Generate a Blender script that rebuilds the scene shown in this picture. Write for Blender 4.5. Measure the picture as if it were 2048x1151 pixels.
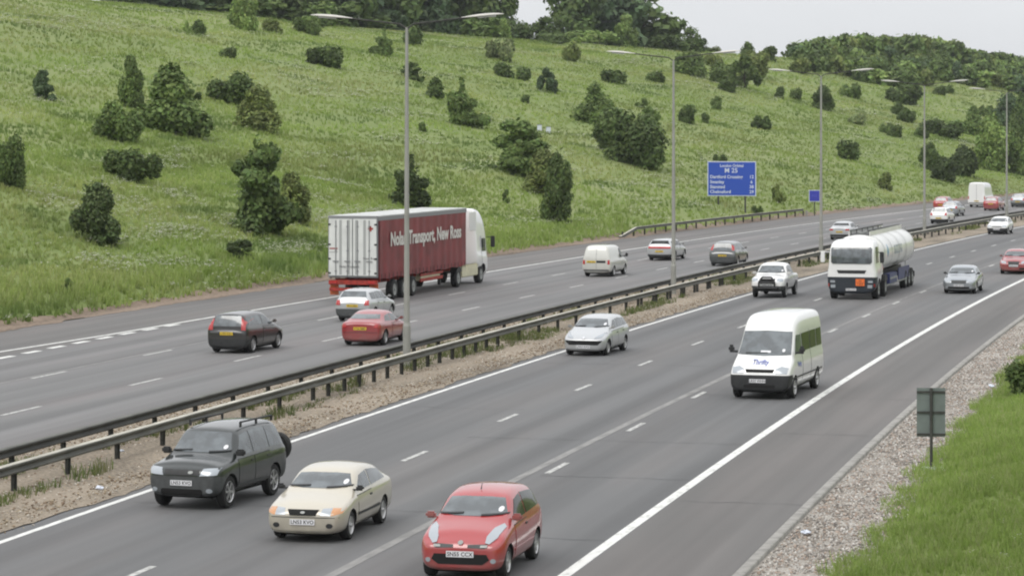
import bpy, bmesh, math, random
import numpy as np
from mathutils import Vector, Matrix
from mathutils.bvhtree import BVHTree
from mathutils import noise as mnoise

# ------------------------------------------------------------------ scene, camera, light
for o in list(bpy.data.objects): bpy.data.objects.remove(o)
SC = bpy.context.scene
COL = SC.collection
CAM_H, FPX, YH = 8.303, 5711.0, 265.1          # camera height (m), focal length and horizon row in pixels of a 2048 wide picture
cam = bpy.data.cameras.new("camera"); camo = bpy.data.objects.new("camera", cam); COL.objects.link(camo)
camo.location = (0, 0, CAM_H); camo.rotation_euler = (math.radians(90), 0, 0)
cam.sensor_width = 36.0; cam.lens = 36.0 * FPX / 2048; cam.shift_y = -(575.5 - YH) / 2048
cam.clip_start = 0.5; cam.clip_end = 6000
SC.camera = camo
SUN_EL, SUN_AZ = math.radians(52), math.radians(215)
w = bpy.data.worlds.new("World"); SC.world = w; w.use_nodes = True
nt = w.node_tree; nt.nodes.clear()
sky = nt.nodes.new('ShaderNodeTexSky'); sky.sky_type = 'NISHITA'; sky.sun_disc = False
sky.sun_elevation = SUN_EL; sky.sun_rotation = SUN_AZ; sky.dust_density = 6.0; sky.air_density = 1.0; sky.ozone_density = 1.0
hs = nt.nodes.new('ShaderNodeHueSaturation'); hs.inputs['Saturation'].default_value = 0.12
cl = nt.nodes.new('ShaderNodeMixRGB'); cl.inputs['Fac'].default_value = 0.8; cl.inputs['Color2'].default_value = (7.6, 7.75, 8.0, 1)   # cloud layer
bg = nt.nodes.new('ShaderNodeBackground'); bg.inputs['Strength'].default_value = 0.105
wo = nt.nodes.new('ShaderNodeOutputWorld')
tcw = nt.nodes.new('ShaderNodeTexCoord'); spw = nt.nodes.new('ShaderNodeSeparateXYZ'); mrw = nt.nodes.new('ShaderNodeMapRange')      # overcast: the cloud is brighter overhead than at the horizon
mrw.inputs['From Min'].default_value = 0.02; mrw.inputs['From Max'].default_value = 0.9; mrw.inputs['To Min'].default_value = 0; mrw.inputs['To Max'].default_value = 1
gr = nt.nodes.new('ShaderNodeMixRGB'); gr.inputs['Color1'].default_value = (8.4, 8.6, 8.85, 1); gr.inputs['Color2'].default_value = (14.0, 14.2, 14.6, 1)
nt.links.new(tcw.outputs['Generated'], spw.inputs[0]); nt.links.new(spw.outputs['Z'], mrw.inputs['Value']); nt.links.new(mrw.outputs[0], gr.inputs['Fac']); nw = nt.nodes.new('ShaderNodeTexNoise'); nw.inputs['Scale'].default_value = 3.5; nw.inputs['Detail'].default_value = 4; mpw = nt.nodes.new('ShaderNodeMapping'); mpw.inputs['Scale'].default_value = (1, 1, 5)
nrw = nt.nodes.new('ShaderNodeMapRange'); nrw.inputs['From Min'].default_value = .3; nrw.inputs['From Max'].default_value = .7; nrw.inputs['To Min'].default_value = .94; nrw.inputs['To Max'].default_value = 1.05
vmw = nt.nodes.new('ShaderNodeVectorMath'); vmw.operation = 'SCALE'
nt.links.new(tcw.outputs['Generated'], mpw.inputs['Vector']); nt.links.new(mpw.outputs[0], nw.inputs['Vector']); nt.links.new(nw.outputs['Fac'], nrw.inputs['Value']); nt.links.new(nrw.outputs[0], vmw.inputs['Scale']); nt.links.new(gr.outputs[0], vmw.inputs[0]); nt.links.new(vmw.outputs[0], cl.inputs['Color2'])
nt.links.new(sky.outputs[0], hs.inputs['Color']); nt.links.new(hs.outputs[0], cl.inputs['Color1']); nt.links.new(cl.outputs[0], bg.inputs['Color']); nt.links.new(bg.outputs[0], wo.inputs['Surface'])
sl = bpy.data.lights.new("sun", 'SUN'); sl.energy = 1.0; sl.angle = math.radians(35); sl.color = (1.0, 0.96, 0.9)
so = bpy.data.objects.new("sun", sl); COL.objects.link(so)
so.rotation_euler = (math.radians(90) - SUN_EL, 0, math.radians(180) - SUN_AZ)
SC.view_settings.view_transform = 'Standard'; SC.view_settings.look = 'None'; SC.view_settings.exposure = 0.12; SC.view_settings.gamma = 1.0
SC.render.engine = 'CYCLES'; SC.cycles.filter_width = 2.1
R = random.Random(7); NR = np.random.default_rng(7)

# ------------------------------------------------------------------ road alignment
_ds = 0.5; _s = np.arange(-120, 1300, _ds)
_th = 0.21603556554989756 + 0.0503243691456136 * _s / 113 + 0.004087256226122821 * (_s / 113) ** 2
_i0 = int(120 / _ds)
_X = np.concatenate([[0], np.cumsum(np.sin(_th[:-1]) * _ds)]); _Y = np.concatenate([[0], np.cumsum(np.cos(_th[:-1]) * _ds)])
_X += -15.79 - _X[_i0]; _Y += 33.9 - _Y[_i0]
def P(s, off):
    x = np.interp(s, _s, _X); y = np.interp(s, _s, _Y); t = np.interp(s, _s, _th)
    return x + off * np.cos(t), y - off * np.sin(t)
def heading(s): return float(np.interp(s, _s, _th))
def inv(x, y):
    i = int(np.argmin(np.hypot(_X - x, _Y - y))); t = _th[i]
    return _s[i] + (x - _X[i]) * math.sin(t) + (y - _Y[i]) * math.cos(t), (x - _X[i]) * math.cos(t) - (y - _Y[i]) * math.sin(t)
def ground_px(px, py, h=0.0):
    y = FPX * (CAM_H - h) / (py - YH); return (px - 1024) * y / FPX, y

# value noise in numpy
_tab = NR.random((256, 256))
def vnoise(x, y):
    x = np.asarray(x, float); y = np.asarray(y, float)
    xi = np.floor(x).astype(int); yi = np.floor(y).astype(int); fx = x - xi; fy = y - yi
    fx = fx * fx * (3 - 2 * fx); fy = fy * fy * (3 - 2 * fy)
    a = _tab[xi & 255, yi & 255]; b = _tab[(xi + 1) & 255, yi & 255]; c = _tab[xi & 255, (yi + 1) & 255]; d = _tab[(xi + 1) & 255, (yi + 1) & 255]
    return (a * (1 - fx) + b * fx) * (1 - fy) + (c * (1 - fx) + d * fx) * fy
def fbm(x, y, o=3):
    r = 0; a = .5; t = 0
    for k in range(o): r = r + a * vnoise(x * 2 ** k + 17 * k, y * 2 ** k + 5 * k); t += a; a *= .5
    return r / t
TOE = -26.2
def terrain(s, off):
    s = np.asarray(s, float); off = np.asarray(off, float)
    u = np.maximum(-(off - TOE), 0); v = np.maximum(off - 17.2, 0)
    hm = 25 + 1.7 * np.exp(-((s - 250) / 150) ** 2) - 4.5 / (1 + np.exp(-(s - 640) / 60))
    k = 3.0; a = 0.25 * u
    h = -k * np.log(np.exp(-a / k) + np.exp(-hm / k)) + k * np.log(1 + np.exp(-hm / k))
    h = h + 0.35 * (1 - np.exp(-u / 1.5))
    amp = np.clip(u / 12, 0, 1)
    h = h + amp * ((fbm(s / 30 + 3, off / 14 + 9) - .5) * 1.3 + (fbm(s / 7, off / 5) - .5) * .35)
    hr = .16 * v + .22 * np.maximum(v - 5, 0) + np.clip(v / 4, 0, 1) * (fbm(s / 5 + 31, off / 5) - .5) * .35  # unseen bank beyond the verge, raised to darken reflections in car sides
    hr = np.where(hr > 14, 14 + 8 * (1 - np.exp(-(hr - 14) / 8)), hr)
    return np.where(u > 0, h, hr)
def hz(x, y):
    s, o = inv(x, y); return float(terrain(s, o))
def hit_px(px, py):
    """where the sight line through a picture point meets the hillside"""
    best = None
    for y in np.arange(100, 1250, 1.0):
        x = (px - 1024) * y / FPX; z = CAM_H + (YH - py) * y / FPX
        s, o = inv(x, y)
        if o > TOE: continue
        d = float(terrain(s, o)) - z
        if d >= 0: return x, y
        if best is None or d > best[0]: best = (d, x, y)
    return best[1], best[2]

# ------------------------------------------------------------------ object helpers
def link(o, parent=None):
    COL.objects.link(o)
    if parent is not None: o.parent = parent
    return o
def tag(o, label=None, cat=None, group=None, kind=None):
    if label: o['label'] = label
    if cat: o['category'] = cat
    if group: o['group'] = group
    if kind: o['kind'] = kind
    return o
def empty(name, loc=(0, 0, 0), rz=0.0):
    o = bpy.data.objects.new(name, None); o.empty_display_size = .2; o.location = loc; o.rotation_euler = (0, 0, rz); return link(o)
def mesh_obj(name, verts, faces, mat, parent=None, smooth=False, uv=None, col=None):
    me = bpy.data.meshes.new(name)
    verts = np.asarray(verts, np.float32); n = len(verts)
    faces = np.asarray(faces, np.int32) if not isinstance(faces, list) or (len(faces) and len(set(map(len, faces))) == 1) else faces
    if isinstance(faces, np.ndarray):
        k = faces.shape[1]; me.vertices.add(n); me.vertices.foreach_set('co', verts.ravel())
        me.loops.add(faces.size); me.loops.foreach_set('vertex_index', faces.ravel())
        me.polygons.add(len(faces)); me.polygons.foreach_set('loop_start', np.arange(0, faces.size, k, dtype=np.int32))
        me.polygons.foreach_set('loop_total', np.full(len(faces), k, np.int32)); me.update(calc_edges=True)
    else:
        me.from_pydata([tuple(map(float, v)) for v in verts], [], faces)
    if uv is not None:
        l = me.uv_layers.new(name='UVMap'); vi = np.empty(len(me.loops), np.int32); me.loops.foreach_get('vertex_index', vi)
        l.data.foreach_set('uv', np.asarray(uv, np.float32)[vi].ravel())
    if col is not None:
        a = me.color_attributes.new('tint', 'FLOAT_COLOR', 'POINT'); a.data.foreach_set('color', np.asarray(col, np.float32).ravel())
    if smooth: me.polygons.foreach_set('use_smooth', np.ones(len(me.polygons), bool))
    if mat: me.materials.append(mat)
    return link(bpy.data.objects.new(name, me), parent)
def bm_obj(name, bm, mat, parent=None, smooth=None):
    me = bpy.data.meshes.new(name); bm.normal_update(); bm.to_mesh(me); bm.free()
    if mat: me.materials.append(mat)
    if smooth is not None:
        me.polygons.foreach_set('use_smooth', np.ones(len(me.polygons), bool)); me.set_sharp_from_angle(angle=math.radians(smooth))
    return link(bpy.data.objects.new(name, me), parent)
def add_box(bm, c, d, rot=None, bev=0.0):
    m = Matrix.Translation(c)
    if rot is not None: m = m @ rot
    r = bmesh.ops.create_cube(bm, size=1, matrix=m @ Matrix.Diagonal((*d, 1)))
    if bev: bmesh.ops.bevel(bm, geom=list({e for v in r['verts'] for e in v.link_edges}), offset=bev, segments=2, affect='EDGES')
def add_cyl(bm, p0, p1, r0, r1=None, n=12, caps=True):
    p0 = Vector(p0); p1 = Vector(p1); r1 = r0 if r1 is None else r1; d = p1 - p0
    m = Matrix.Translation((p0 + p1) / 2) @ d.to_track_quat('Z', 'Y').to_matrix().to_4x4()
    bmesh.ops.create_cone(bm, cap_ends=caps, segments=n, radius1=r0, radius2=r1, depth=d.length, matrix=m)
def box_obj(name, c, d, mat, parent=None, rot=None, bev=0.0):
    bm = bmesh.new(); add_box(bm, c, d, rot, bev); return bm_obj(name, bm, mat, parent)

# ------------------------------------------------------------------ materials
def new_mat(name):
    m = bpy.data.materials.new(name); m.use_nodes = True
    return m, m.node_tree, m.node_tree.nodes['Principled BSDF']
def mat(name, c, rough=.6, metal=0.0, coat=0.0, spec=None, var=0.0, vscale=4.0, bump=0.0):
    m, t, b = new_mat(name)
    b.inputs['Base Color'].default_value = (*c, 1); b.inputs['Roughness'].default_value = rough; b.inputs['Metallic'].default_value = metal
    b.inputs['Coat Weight'].default_value = coat; b.inputs['Coat Roughness'].default_value = .05
    if spec is not None: b.inputs['IOR'].default_value = spec
    if var or bump:
        tc = t.nodes.new('ShaderNodeTexCoord'); n = t.nodes.new('ShaderNodeTexNoise'); n.inputs['Scale'].default_value = vscale; n.inputs['Detail'].default_value = 5
        t.links.new(tc.outputs['Object'], n.inputs['Vector'])
        if var:
            mr = t.nodes.new('ShaderNodeMapRange'); mr.inputs['From Min'].default_value = .3; mr.inputs['From Max'].default_value = .7
            mr.inputs['To Min'].default_value = 1 - var; mr.inputs['To Max'].default_value = 1 + var
            mx = t.nodes.new('ShaderNodeVectorMath'); mx.operation = 'SCALE'; mx.inputs[0].default_value = c
            t.links.new(n.outputs['Fac'], mr.inputs['Value']); t.links.new(mr.outputs[0], mx.inputs['Scale']); t.links.new(mx.outputs[0], b.inputs['Base Color'])
        if bump:
            bp = t.nodes.new('ShaderNodeBump'); bp.inputs['Strength'].default_value = bump; t.links.new(n.outputs['Fac'], bp.inputs['Height']); t.links.new(bp.outputs[0], b.inputs['Normal'])
    return m
_pc = {}
def paint(name, c, metal=0.0, rough=.32, dirt=.12):
    """car paint with a thin uneven film of road dust on its lower and rough spots"""
    if name in _pc: return _pc[name]
    m, t, b = new_mat(name)
    tc = t.nodes.new('ShaderNodeTexCoord'); n = t.nodes.new('ShaderNodeTexNoise'); n.inputs['Scale'].default_value = 3; n.inputs['Detail'].default_value = 6
    sp = t.nodes.new('ShaderNodeSeparateXYZ'); t.links.new(tc.outputs['Object'], n.inputs['Vector']); t.links.new(tc.outputs['Object'], sp.inputs[0])
    mr = t.nodes.new('ShaderNodeMapRange'); mr.inputs['From Min'].default_value = .25; mr.inputs['From Max'].default_value = .75; mr.inputs['To Min'].default_value = .75; mr.inputs['To Max'].default_value = 0
    t.links.new(sp.outputs['Z'], mr.inputs['Value'])
    ad = t.nodes.new('ShaderNodeMath'); ad.operation = 'MULTIPLY_ADD'; t.links.new(mr.outputs[0], ad.inputs[0]); t.links.new(n.outputs['Fac'], ad.inputs[1]); ad.inputs[2].default_value = dirt * .4
    mx = t.nodes.new('ShaderNodeMixRGB'); mx.inputs['Color1'].default_value = (*c, 1); mx.inputs['Color2'].default_value = (.16, .145, .125, 1)
    t.links.new(ad.outputs[0], mx.inputs['Fac']); t.links.new(mx.outputs[0], b.inputs['Base Color'])
    b.inputs['Metallic'].default_value = metal; b.inputs['Roughness'].default_value = rough; b.inputs['Coat Weight'].default_value = 1.0; b.inputs['Coat Roughness'].default_value = .07; b.inputs['Coat IOR'].default_value = 1.5 if sum(c) < .12 else 1.7
    _pc[name] = m; return m

def glass_mat(name, c=(.06, .075, .08), rough=.06, ior=2.0):
    m, t, b = new_mat(name)
    tc = t.nodes.new('ShaderNodeTexCoord'); n = t.nodes.new('ShaderNodeTexNoise'); n.inputs['Scale'].default_value = 2.6; n.inputs['Detail'].default_value = 2
    t.links.new(tc.outputs['Object'], n.inputs['Vector'])
    cr = t.nodes.new('ShaderNodeValToRGB'); cr.color_ramp.elements[0].position = .42; cr.color_ramp.elements[0].color = tuple(v * .7 for v in c) + (1,)
    cr.color_ramp.elements[1].position = .62; cr.color_ramp.elements[1].color = tuple(v * 1.3 for v in c) + (1,)
    t.links.new(n.outputs['Fac'], cr.inputs['Fac']); t.links.new(cr.outputs[0], b.inputs['Base Color'])
    b.inputs['Roughness'].default_value = rough; b.inputs['IOR'].default_value = ior
    return m
M = {}
M['glass'] = glass_mat('window_glass', (.085, .10, .108), .08, 1.95); M['glass_dark'] = glass_mat('tinted_window_glass', (.03, .034, .034), .12, 1.42)
M['rubber'] = mat('tyre_rubber', (.018, .018, .018), .85, var=.3, vscale=20)
M['trim'] = mat('black_trim', (.02, .021, .022), .55, var=.25, vscale=8)
M['gtrim'] = mat('grey_plastic', (.06, .064, .065), .6, var=.2, vscale=8)
M['alloy'] = mat('alloy', (.5, .5, .5), .35, .7); M['chrome'] = mat('chrome', (.75, .75, .76), .15, 1.0)
M['lamp'] = mat('clear_lamp', (.36, .39, .42), .2, .2, coat=1); M['amber'] = mat('amber_lens', (.55, .27, .12), .25, coat=.6); M['red_lens'] = mat('red_lens', (.42, .02, .02), .2, coat=1)
M['plate_w'] = mat('white_plate', (.72, .72, .74), .4); M['plate_y'] = mat('yellow_plate', (.72, .5, .04), .4)
M['well'] = mat('wheel_well', (.008, .008, .008), .9); M['ink'] = mat('plate_ink', (.02, .02, .02), .6)
M['white'] = paint('white_paint', (.86, .86, .85)); M['galv'] = mat('galvanised_steel', (.30, .31, .30), .55, .3, var=.18, vscale=2.5)
M['post'] = mat('weathered_post', (.055, .056, .050), .75, .2, var=.3, vscale=6)

def road_mat(name, base, tint, wear=1.0):
    """asphalt; UV.x = metres across, UV.y = metres along. Long wheel tracks, fine grain, patches and cracks."""
    m, t, b = new_mat(name)
    uv = t.nodes.new('ShaderNodeUVMap'); sp = t.nodes.new('ShaderNodeSeparateXYZ'); t.links.new(uv.outputs[0], sp.inputs[0])
    def noise(sx, sy, sc, det=4):
        mp = t.nodes.new('ShaderNodeMapping'); mp.inputs['Scale'].default_value = (sx, sy, 1); n = t.nodes.new('ShaderNodeTexNoise'); n.inputs['Scale'].default_value = sc; n.inputs['Detail'].default_value = det
        t.links.new(uv.outputs[0], mp.inputs['Vector']); t.links.new(mp.outputs[0], n.inputs['Vector']); return n
    n1 = noise(1.0, .012, 1.1, 3); n2 = noise(1, 1, 38, 2); n3 = noise(.5, .05, .8, 4)
    # wheel tracks: a cosine across the lane
    mu = t.nodes.new('ShaderNodeMath'); mu.operation = 'MULTIPLY'; mu.inputs[1].default_value = 2 * math.pi / 2.06; t.links.new(sp.outputs['X'], mu.inputs[0])
    cs = t.nodes.new('ShaderNodeMath'); cs.operation = 'COSINE'; t.links.new(mu.outputs[0], cs.inputs[0])
    a1 = t.nodes.new('ShaderNodeMath'); a1.operation = 'MULTIPLY'; a1.inputs[1].default_value = .085 * wear; t.links.new(cs.outputs[0], a1.inputs[0])
    def rng(n, lo, hi, f0=.3, f1=.7):
        r = t.nodes.new('ShaderNodeMapRange'); r.inputs['From Min'].default_value = f0; r.inputs['From Max'].default_value = f1; r.inputs['To Min'].default_value = lo; r.inputs['To Max'].default_value = hi
        t.links.new(n.outputs['Fac'], r.inputs['Value']); return r
    r1 = rng(n1, -.22, .20); r2 = rng(n2, -.10, .10); r3 = rng(n3, -.08, .08)
    acc = a1
    for r_ in (r1, r2, r3):
        ad = t.nodes.new('ShaderNodeMath'); ad.operation = 'ADD'; t.links.new(acc.outputs[0], ad.inputs[0]); t.links.new(r_.outputs[0], ad.inputs[1]); acc = ad
    one = t.nodes.new('ShaderNodeMath'); one.operation = 'ADD'; one.inputs[1].default_value = 1; t.links.new(acc.outputs[0], one.inputs[0])
    mxc = t.nodes.new('ShaderNodeMixRGB'); mxc.inputs['Color1'].default_value = (*base, 1); mxc.inputs['Color2'].default_value = (*tint, 1)
    rt = rng(n3, 0, 1, .45, .62); t.links.new(rt.outputs[0], mxc.inputs['Fac'])
    vm = t.nodes.new('ShaderNodeVectorMath'); vm.operation = 'SCALE'; t.links.new(mxc.outputs[0], vm.inputs[0]); t.links.new(one.outputs[0], vm.inputs['Scale'])
    t.links.new(vm.outputs[0], b.inputs['Base Color']); b.inputs['Roughness'].default_value = .78
    bp = t.nodes.new('ShaderNodeBump'); bp.inputs['Strength'].default_value = .25; bp.inputs['Distance'].default_value = .01; t.links.new(n2.outputs['Fac'], bp.inputs['Height']); t.links.new(bp.outputs[0], b.inputs['Normal'])
    return m
def ramp_mat(name, stops, scales, rough=.9, bump=.4, uvs=True):
    """several noises (sx, sy, scale, weight) summed into a colour ramp"""
    m, t, b = new_mat(name); uv = t.nodes.new('ShaderNodeUVMap'); acc = None
    for sx, sy, sc, wt in scales:
        mp = t.nodes.new('ShaderNodeMapping'); mp.inputs['Scale'].default_value = (sx, sy, 1); n = t.nodes.new('ShaderNodeTexNoise'); n.inputs['Scale'].default_value = sc; n.inputs['Detail'].default_value = 5
        t.links.new(uv.outputs[0], mp.inputs['Vector']); t.links.new(mp.outputs[0], n.inputs['Vector'])
        k = t.nodes.new('ShaderNodeMath'); k.operation = 'MULTIPLY_ADD'; t.links.new(n.outputs['Fac'], k.inputs[0]); k.inputs[1].default_value = wt
        if acc is None: k.inputs[2].default_value = 0
        else: t.links.new(acc.outputs[0], k.inputs[2])
        acc = k; last = n
    cr = t.nodes.new('ShaderNodeValToRGB'); e = cr.color_ramp.elements
    e[0].position = stops[0][0]; e[0].color = (*stops[0][1], 1); e[1].position = stops[-1][0]; e[1].color = (*stops[-1][1], 1)
    for p_, c_ in stops[1:-1]: q = e.new(p_); q.color = (*c_, 1)
    t.links.new(acc.outputs[0], cr.inputs['Fac']); t.links.new(cr.outputs[0], b.inputs['Base Color']); b.inputs['Roughness'].default_value = rough
    bp = t.nodes.new('ShaderNodeBump'); bp.inputs['Strength'].default_value = bump; bp.inputs['Distance'].default_value = .05; t.links.new(last.outputs['Fac'], bp.inputs['Height']); t.links.new(bp.outputs[0], b.inputs['Normal'])
    return m
M['asphalt'] = road_mat('asphalt', (.120, .121, .122), (.128, .124, .122))
M['asphalt_far'] = road_mat('asphalt_worn', (.150, .149, .148), (.158, .149, .147))
M['shoulder'] = road_mat('shoulder_asphalt', (.126, .121, .116), (.138, .128, .122), .1)
M['line'] = ramp_mat('road_paint', [(.3, (.42, .42, .40)), (.45, (.66, .66, .63)), (.7, (.74, .74, .71))], [(1, .3, 6, 1)], .6, .1)
M['line_worn'] = ramp_mat('worn_road_paint', [(.35, (.24, .235, .22)), (.5, (.46, .46, .44)), (.7, (.58, .58, .55))], [(1, .5, 9, 1)], .6, .1)
M['joint'] = ramp_mat('pale_joint', [(.35, (.19, .187, .18)), (.6, (.26, .255, .245))], [(1, .2, 5, 1)], .8, .1)
M['soil'] = ramp_mat('median_gravel', [(.36, (.10, .082, .06)), (.46, (.22, .185, .14)), (.55, (.30, .25, .19)), (.7, (.36, .31, .25))], [(1, .25, .5, .45), (1, 1, 9, .55)], .95, .8)
M['dirt'] = ramp_mat('verge_dirt', [(.36, (.07, .055, .04)), (.48, (.19, .14, .10)), (.62, (.27, .21, .16))], [(1, .1, .8, .5), (1, 1, 5, .5)], .95, .7)
M['gravel'] = ramp_mat('gravel_bed', [(.34, (.15, .135, .115)), (.5, (.32, .295, .26)), (.66, (.45, .42, .38))], [(1, 1, .4, .35), (1, 1, 14, .65)], .95, .9)
M['hill'] = ramp_mat('meadow_ground', [(.33, (.115, .158, .038)), (.46, (.152, .202, .052)), (.56, (.19, .228, .074)), (.68, (.24, .255, .12))],
                     [(.035, .012, 1, .40), (.28, .06, 1, .35), (1, .6, 1.7, .25)], .95, .6)
M['concrete'] = mat('concrete', (.28, .27, .25), .85, var=.25, vscale=3)
def tint_mat(name, rough=.6, trans=.0, obj_var=0.0):
    m, t, b = new_mat(name); a = t.nodes.new('ShaderNodeAttribute'); a.attribute_name = 'tint'
    out = a.outputs['Color']
    if obj_var:
        oi = t.nodes.new('ShaderNodeObjectInfo'); vm = t.nodes.new('ShaderNodeVectorMath'); vm.operation = 'MULTIPLY'
        t.links.new(out, vm.inputs[0]); t.links.new(oi.outputs['Color'], vm.inputs[1]); out = vm.outputs[0]
    t.links.new(out, b.inputs['Base Color']); b.inputs['Roughness'].default_value = rough; b.inputs['Specular IOR Level'].default_value = .25
    if trans:
        tr = t.nodes.new('ShaderNodeBsdfTranslucent'); t.links.new(out, tr.inputs['Color']); mx = t.nodes.new('ShaderNodeMixShader'); mx.inputs[0].default_value = trans
        o = t.nodes['Material Output']; t.links.new(b.outputs[0], mx.inputs[1]); t.links.new(tr.outputs[0], mx.inputs[2]); t.links.new(mx.outputs[0], o.inputs['Surface'])
    return m
M['grass'] = tint_mat('grass_blades', .7, .5); M['leaf'] = tint_mat('foliage', .6, .2, 1.0)
M['bark'] = mat('bark', (.07, .055, .04), .9, var=.3, vscale=6)
M['stone'] = tint_mat('gravel_stones', .9)

# ------------------------------------------------------------------ ground, carriageways, markings
def strip(name, o0, o1, s0, s1, z, m, ds=2.0, no=1, zf=None, edge=None, parent=None, label=None):
    ss = np.arange(s0, s1 + ds * .5, ds); oo = np.linspace(0, 1, no + 1)
    S, T = np.meshgrid(ss, oo, indexing='ij')
    a = o0 if not callable(o0) else o0(S); b_ = o1 if not callable(o1) else o1(S)
    O = a + (b_ - a) * T
    x, y = P(S, O); Z = np.full_like(x, z) if zf is None else zf(S, O)
    v = np.stack([x, y, Z], -1).reshape(-1, 3); uv = np.stack([O, S], -1).reshape(-1, 2)
    n, k = S.shape; i = np.arange(n * k).reshape(n, k)
    f = np.stack([i[:-1, :-1], i[:-1, 1:], i[1:, 1:], i[1:, :-1]], -1).reshape(-1, 4)
    return mesh_obj(name, v, f, m, parent, True, uv)
# one terrain sheet: far hillside, flat road bed, near verge with the unseen raised bank
offs = np.concatenate([-np.geomspace(700, 140, 26)[:-1], np.linspace(-140, -26.3, 140), [-26.2, -25.9, -20, -10, -4, 5, 14, 15.0], np.linspace(15.42, 40, 50), np.geomspace(41, 500, 16)])
ss = np.concatenate([np.linspace(-110, 0, 40), np.arange(1, 420, 1.6), np.geomspace(421, 1280, 150)])
S, O = np.meshgrid(ss, offs, indexing='ij'); x, y = P(S, O)
Z = terrain(S, O) - 0.05
Z = np.where((O > 15.2) & (O < 17.5), Z + .035 , Z)
n, k = S.shape; i = np.arange(n * k).reshape(n, k); F_ = np.stack([i[:-1, :-1], i[:-1, 1:], i[1:, 1:], i[1:, :-1]], -1).reshape(-1, 4)
tag(mesh_obj('ground', np.stack([x, y, Z], -1).reshape(-1, 3), F_, M['hill'], None, True, np.stack([O, S], -1).reshape(-1, 2)), kind='structure')
def wob(a, amp, sc=3.0, k=0): return lambda s: a + (fbm(s / sc + k, s * 0 + k * 3.3) - .5) * amp
Z0 = 0.0
tag(strip('near_carriageway', -.9, 12.2, -100, 900, 0, M['asphalt'], no=4), kind='structure')
tag(strip('near_hard_shoulder', 12.2, 15.2, -100, 900, 0, M['shoulder'], no=2), kind='structure')
tag(strip('far_carriageway', -19.6, -5.9, -100, 900, 0, M['asphalt_far'], no=4), kind='structure')
tag(strip('far_hard_shoulder', wob(-25.5, .5, 2.5, 4), -19.6, -100, 900, 0, M['shoulder'], no=2), kind='structure')
tag(strip('verge_dirt', wob(-26.7, .8, 2, 1), wob(-25.3, .9, 1.5, 2), -100, 600, 0, M['dirt'], ds=.6, no=4, zf=lambda s, o: np.maximum(terrain(s, o) - .03, 0) + .012 + .05 * vnoise(s * 2, o * 3) * (o < -25.6)), kind='structure')
def medz(s, o):
    e = np.clip(np.minimum(o + 6.2, -.2 - o) / 1.5, 0, 1); return .008 + e * (.03 + .07 * fbm(s * .8, o * 1.3) + .04 * vnoise(s * 4, o * 4))
tag(strip('median_soil', wob(-6.3, .35, 1.2, 7), wob(-.38, .5, 1.1, 9), -100, 600, 0, M['soil'], ds=.35, no=16, zf=medz), kind='structure')
tag(strip('gravel_margin', 15.42, wob(17.2, .7, 1.0, 11), -60, 300, 0, M['gravel'], ds=.4, no=8, zf=lambda s, o: .0 + .05 * fbm(s * 2, o * 2)), kind='structure')
# kerb with a real upstand
ks = np.arange(-100, 500, 1.5); prof = [(15.2, -.02), (15.2, .09), (15.22, .11), (15.40, .11), (15.42, .09), (15.42, -.05)]
v = []; f = []
for a_, s_ in enumerate(ks):
    for o_, z_ in prof:
        xx, yy = P(s_, o_); v.append((xx, yy, z_))
    if a_:
        for j in range(5): f.append((6 * a_ - 6 + j, 6 * a_ - 5 + j, 6 * a_ + 1 + j, 6 * a_ + j))
tag(mesh_obj('kerb', v, f, M['concrete']), kind='structure')
# markings
def lines(name, m, segs, wd):
    V, Fc, U = [], [], []
    for s0, s1, off in segs:
        n_ = max(1, int((s1 - s0) / 3)); b0 = len(V)
        for j in range(n_ + 1):
            s_ = s0 + (s1 - s0) * j / n_; oc = off(s_) if callable(off) else off
            for q in (-.5, .5):
                xx, yy = P(s_, oc + q * wd); V.append((xx, yy, .005)); U.append((oc + q * wd, s_))
        for j in range(n_): Fc.append((b0 + 2 * j, b0 + 2 * j + 1, b0 + 2 * j + 3, b0 + 2 * j + 2))
    tag(mesh_obj(name, V, Fc, m, None, False, U), kind='structure')
lines('near_edge_line', M['line'], [(-100, 700, 12.05)], .24)
lines('median_edge_line', M['line'], [(-100, 700, 0.0)], .17)
lines('far_edge_line', M['line'], [(-100, 700, lambda s: float(np.interp(s, [40, 71, 80, 92, 130], [-21.6, -20.66, -20.2, -20.05, -19.55])))], .2)
D = 10.17; DL = 2.3
lines('near_lane_dashes', M['line_worn'], [(a + D * j_, a + D * j_ + DL, o_) for a, o_ in ((41.5 - D * 12 - 1.15, 4.13), (39.8 - D * 12 - 1.15, 8.26)) for j_ in range(70)], .15)
lines('far_lane_dashes', M['line_worn'], [(a + D * j_, a + D * j_ + DL + .6, o_) for a, o_ in ((62.2 - D * 14 - 1.5, -14.71), (50.3 - D * 14 - 1.5, -10.50)) for j_ in range(70)], .15)
lines('merge_blocks', M['line'], [(68.8 + 2.55 * j_ - .7, 68.8 + 2.55 * j_ + .7, float(np.interp(68.8 + 2.55 * j_, [60, 68, 76, 82, 89], [-19.3, -19.32, -19.6, -19.75, -19.8]))) for j_ in range(-12, 8)], .32)
lines('lane_joint', M['joint'], [(-60, 76, lambda s: 7.78 + .0035 * max(0, s - 30))], .22)
lines('lane_joint_far', M['joint'], [(76, 160, 8.12)], .12)
lines('far_lane_joint', M['joint'], [(20, 170, -14.95)], .12)

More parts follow.
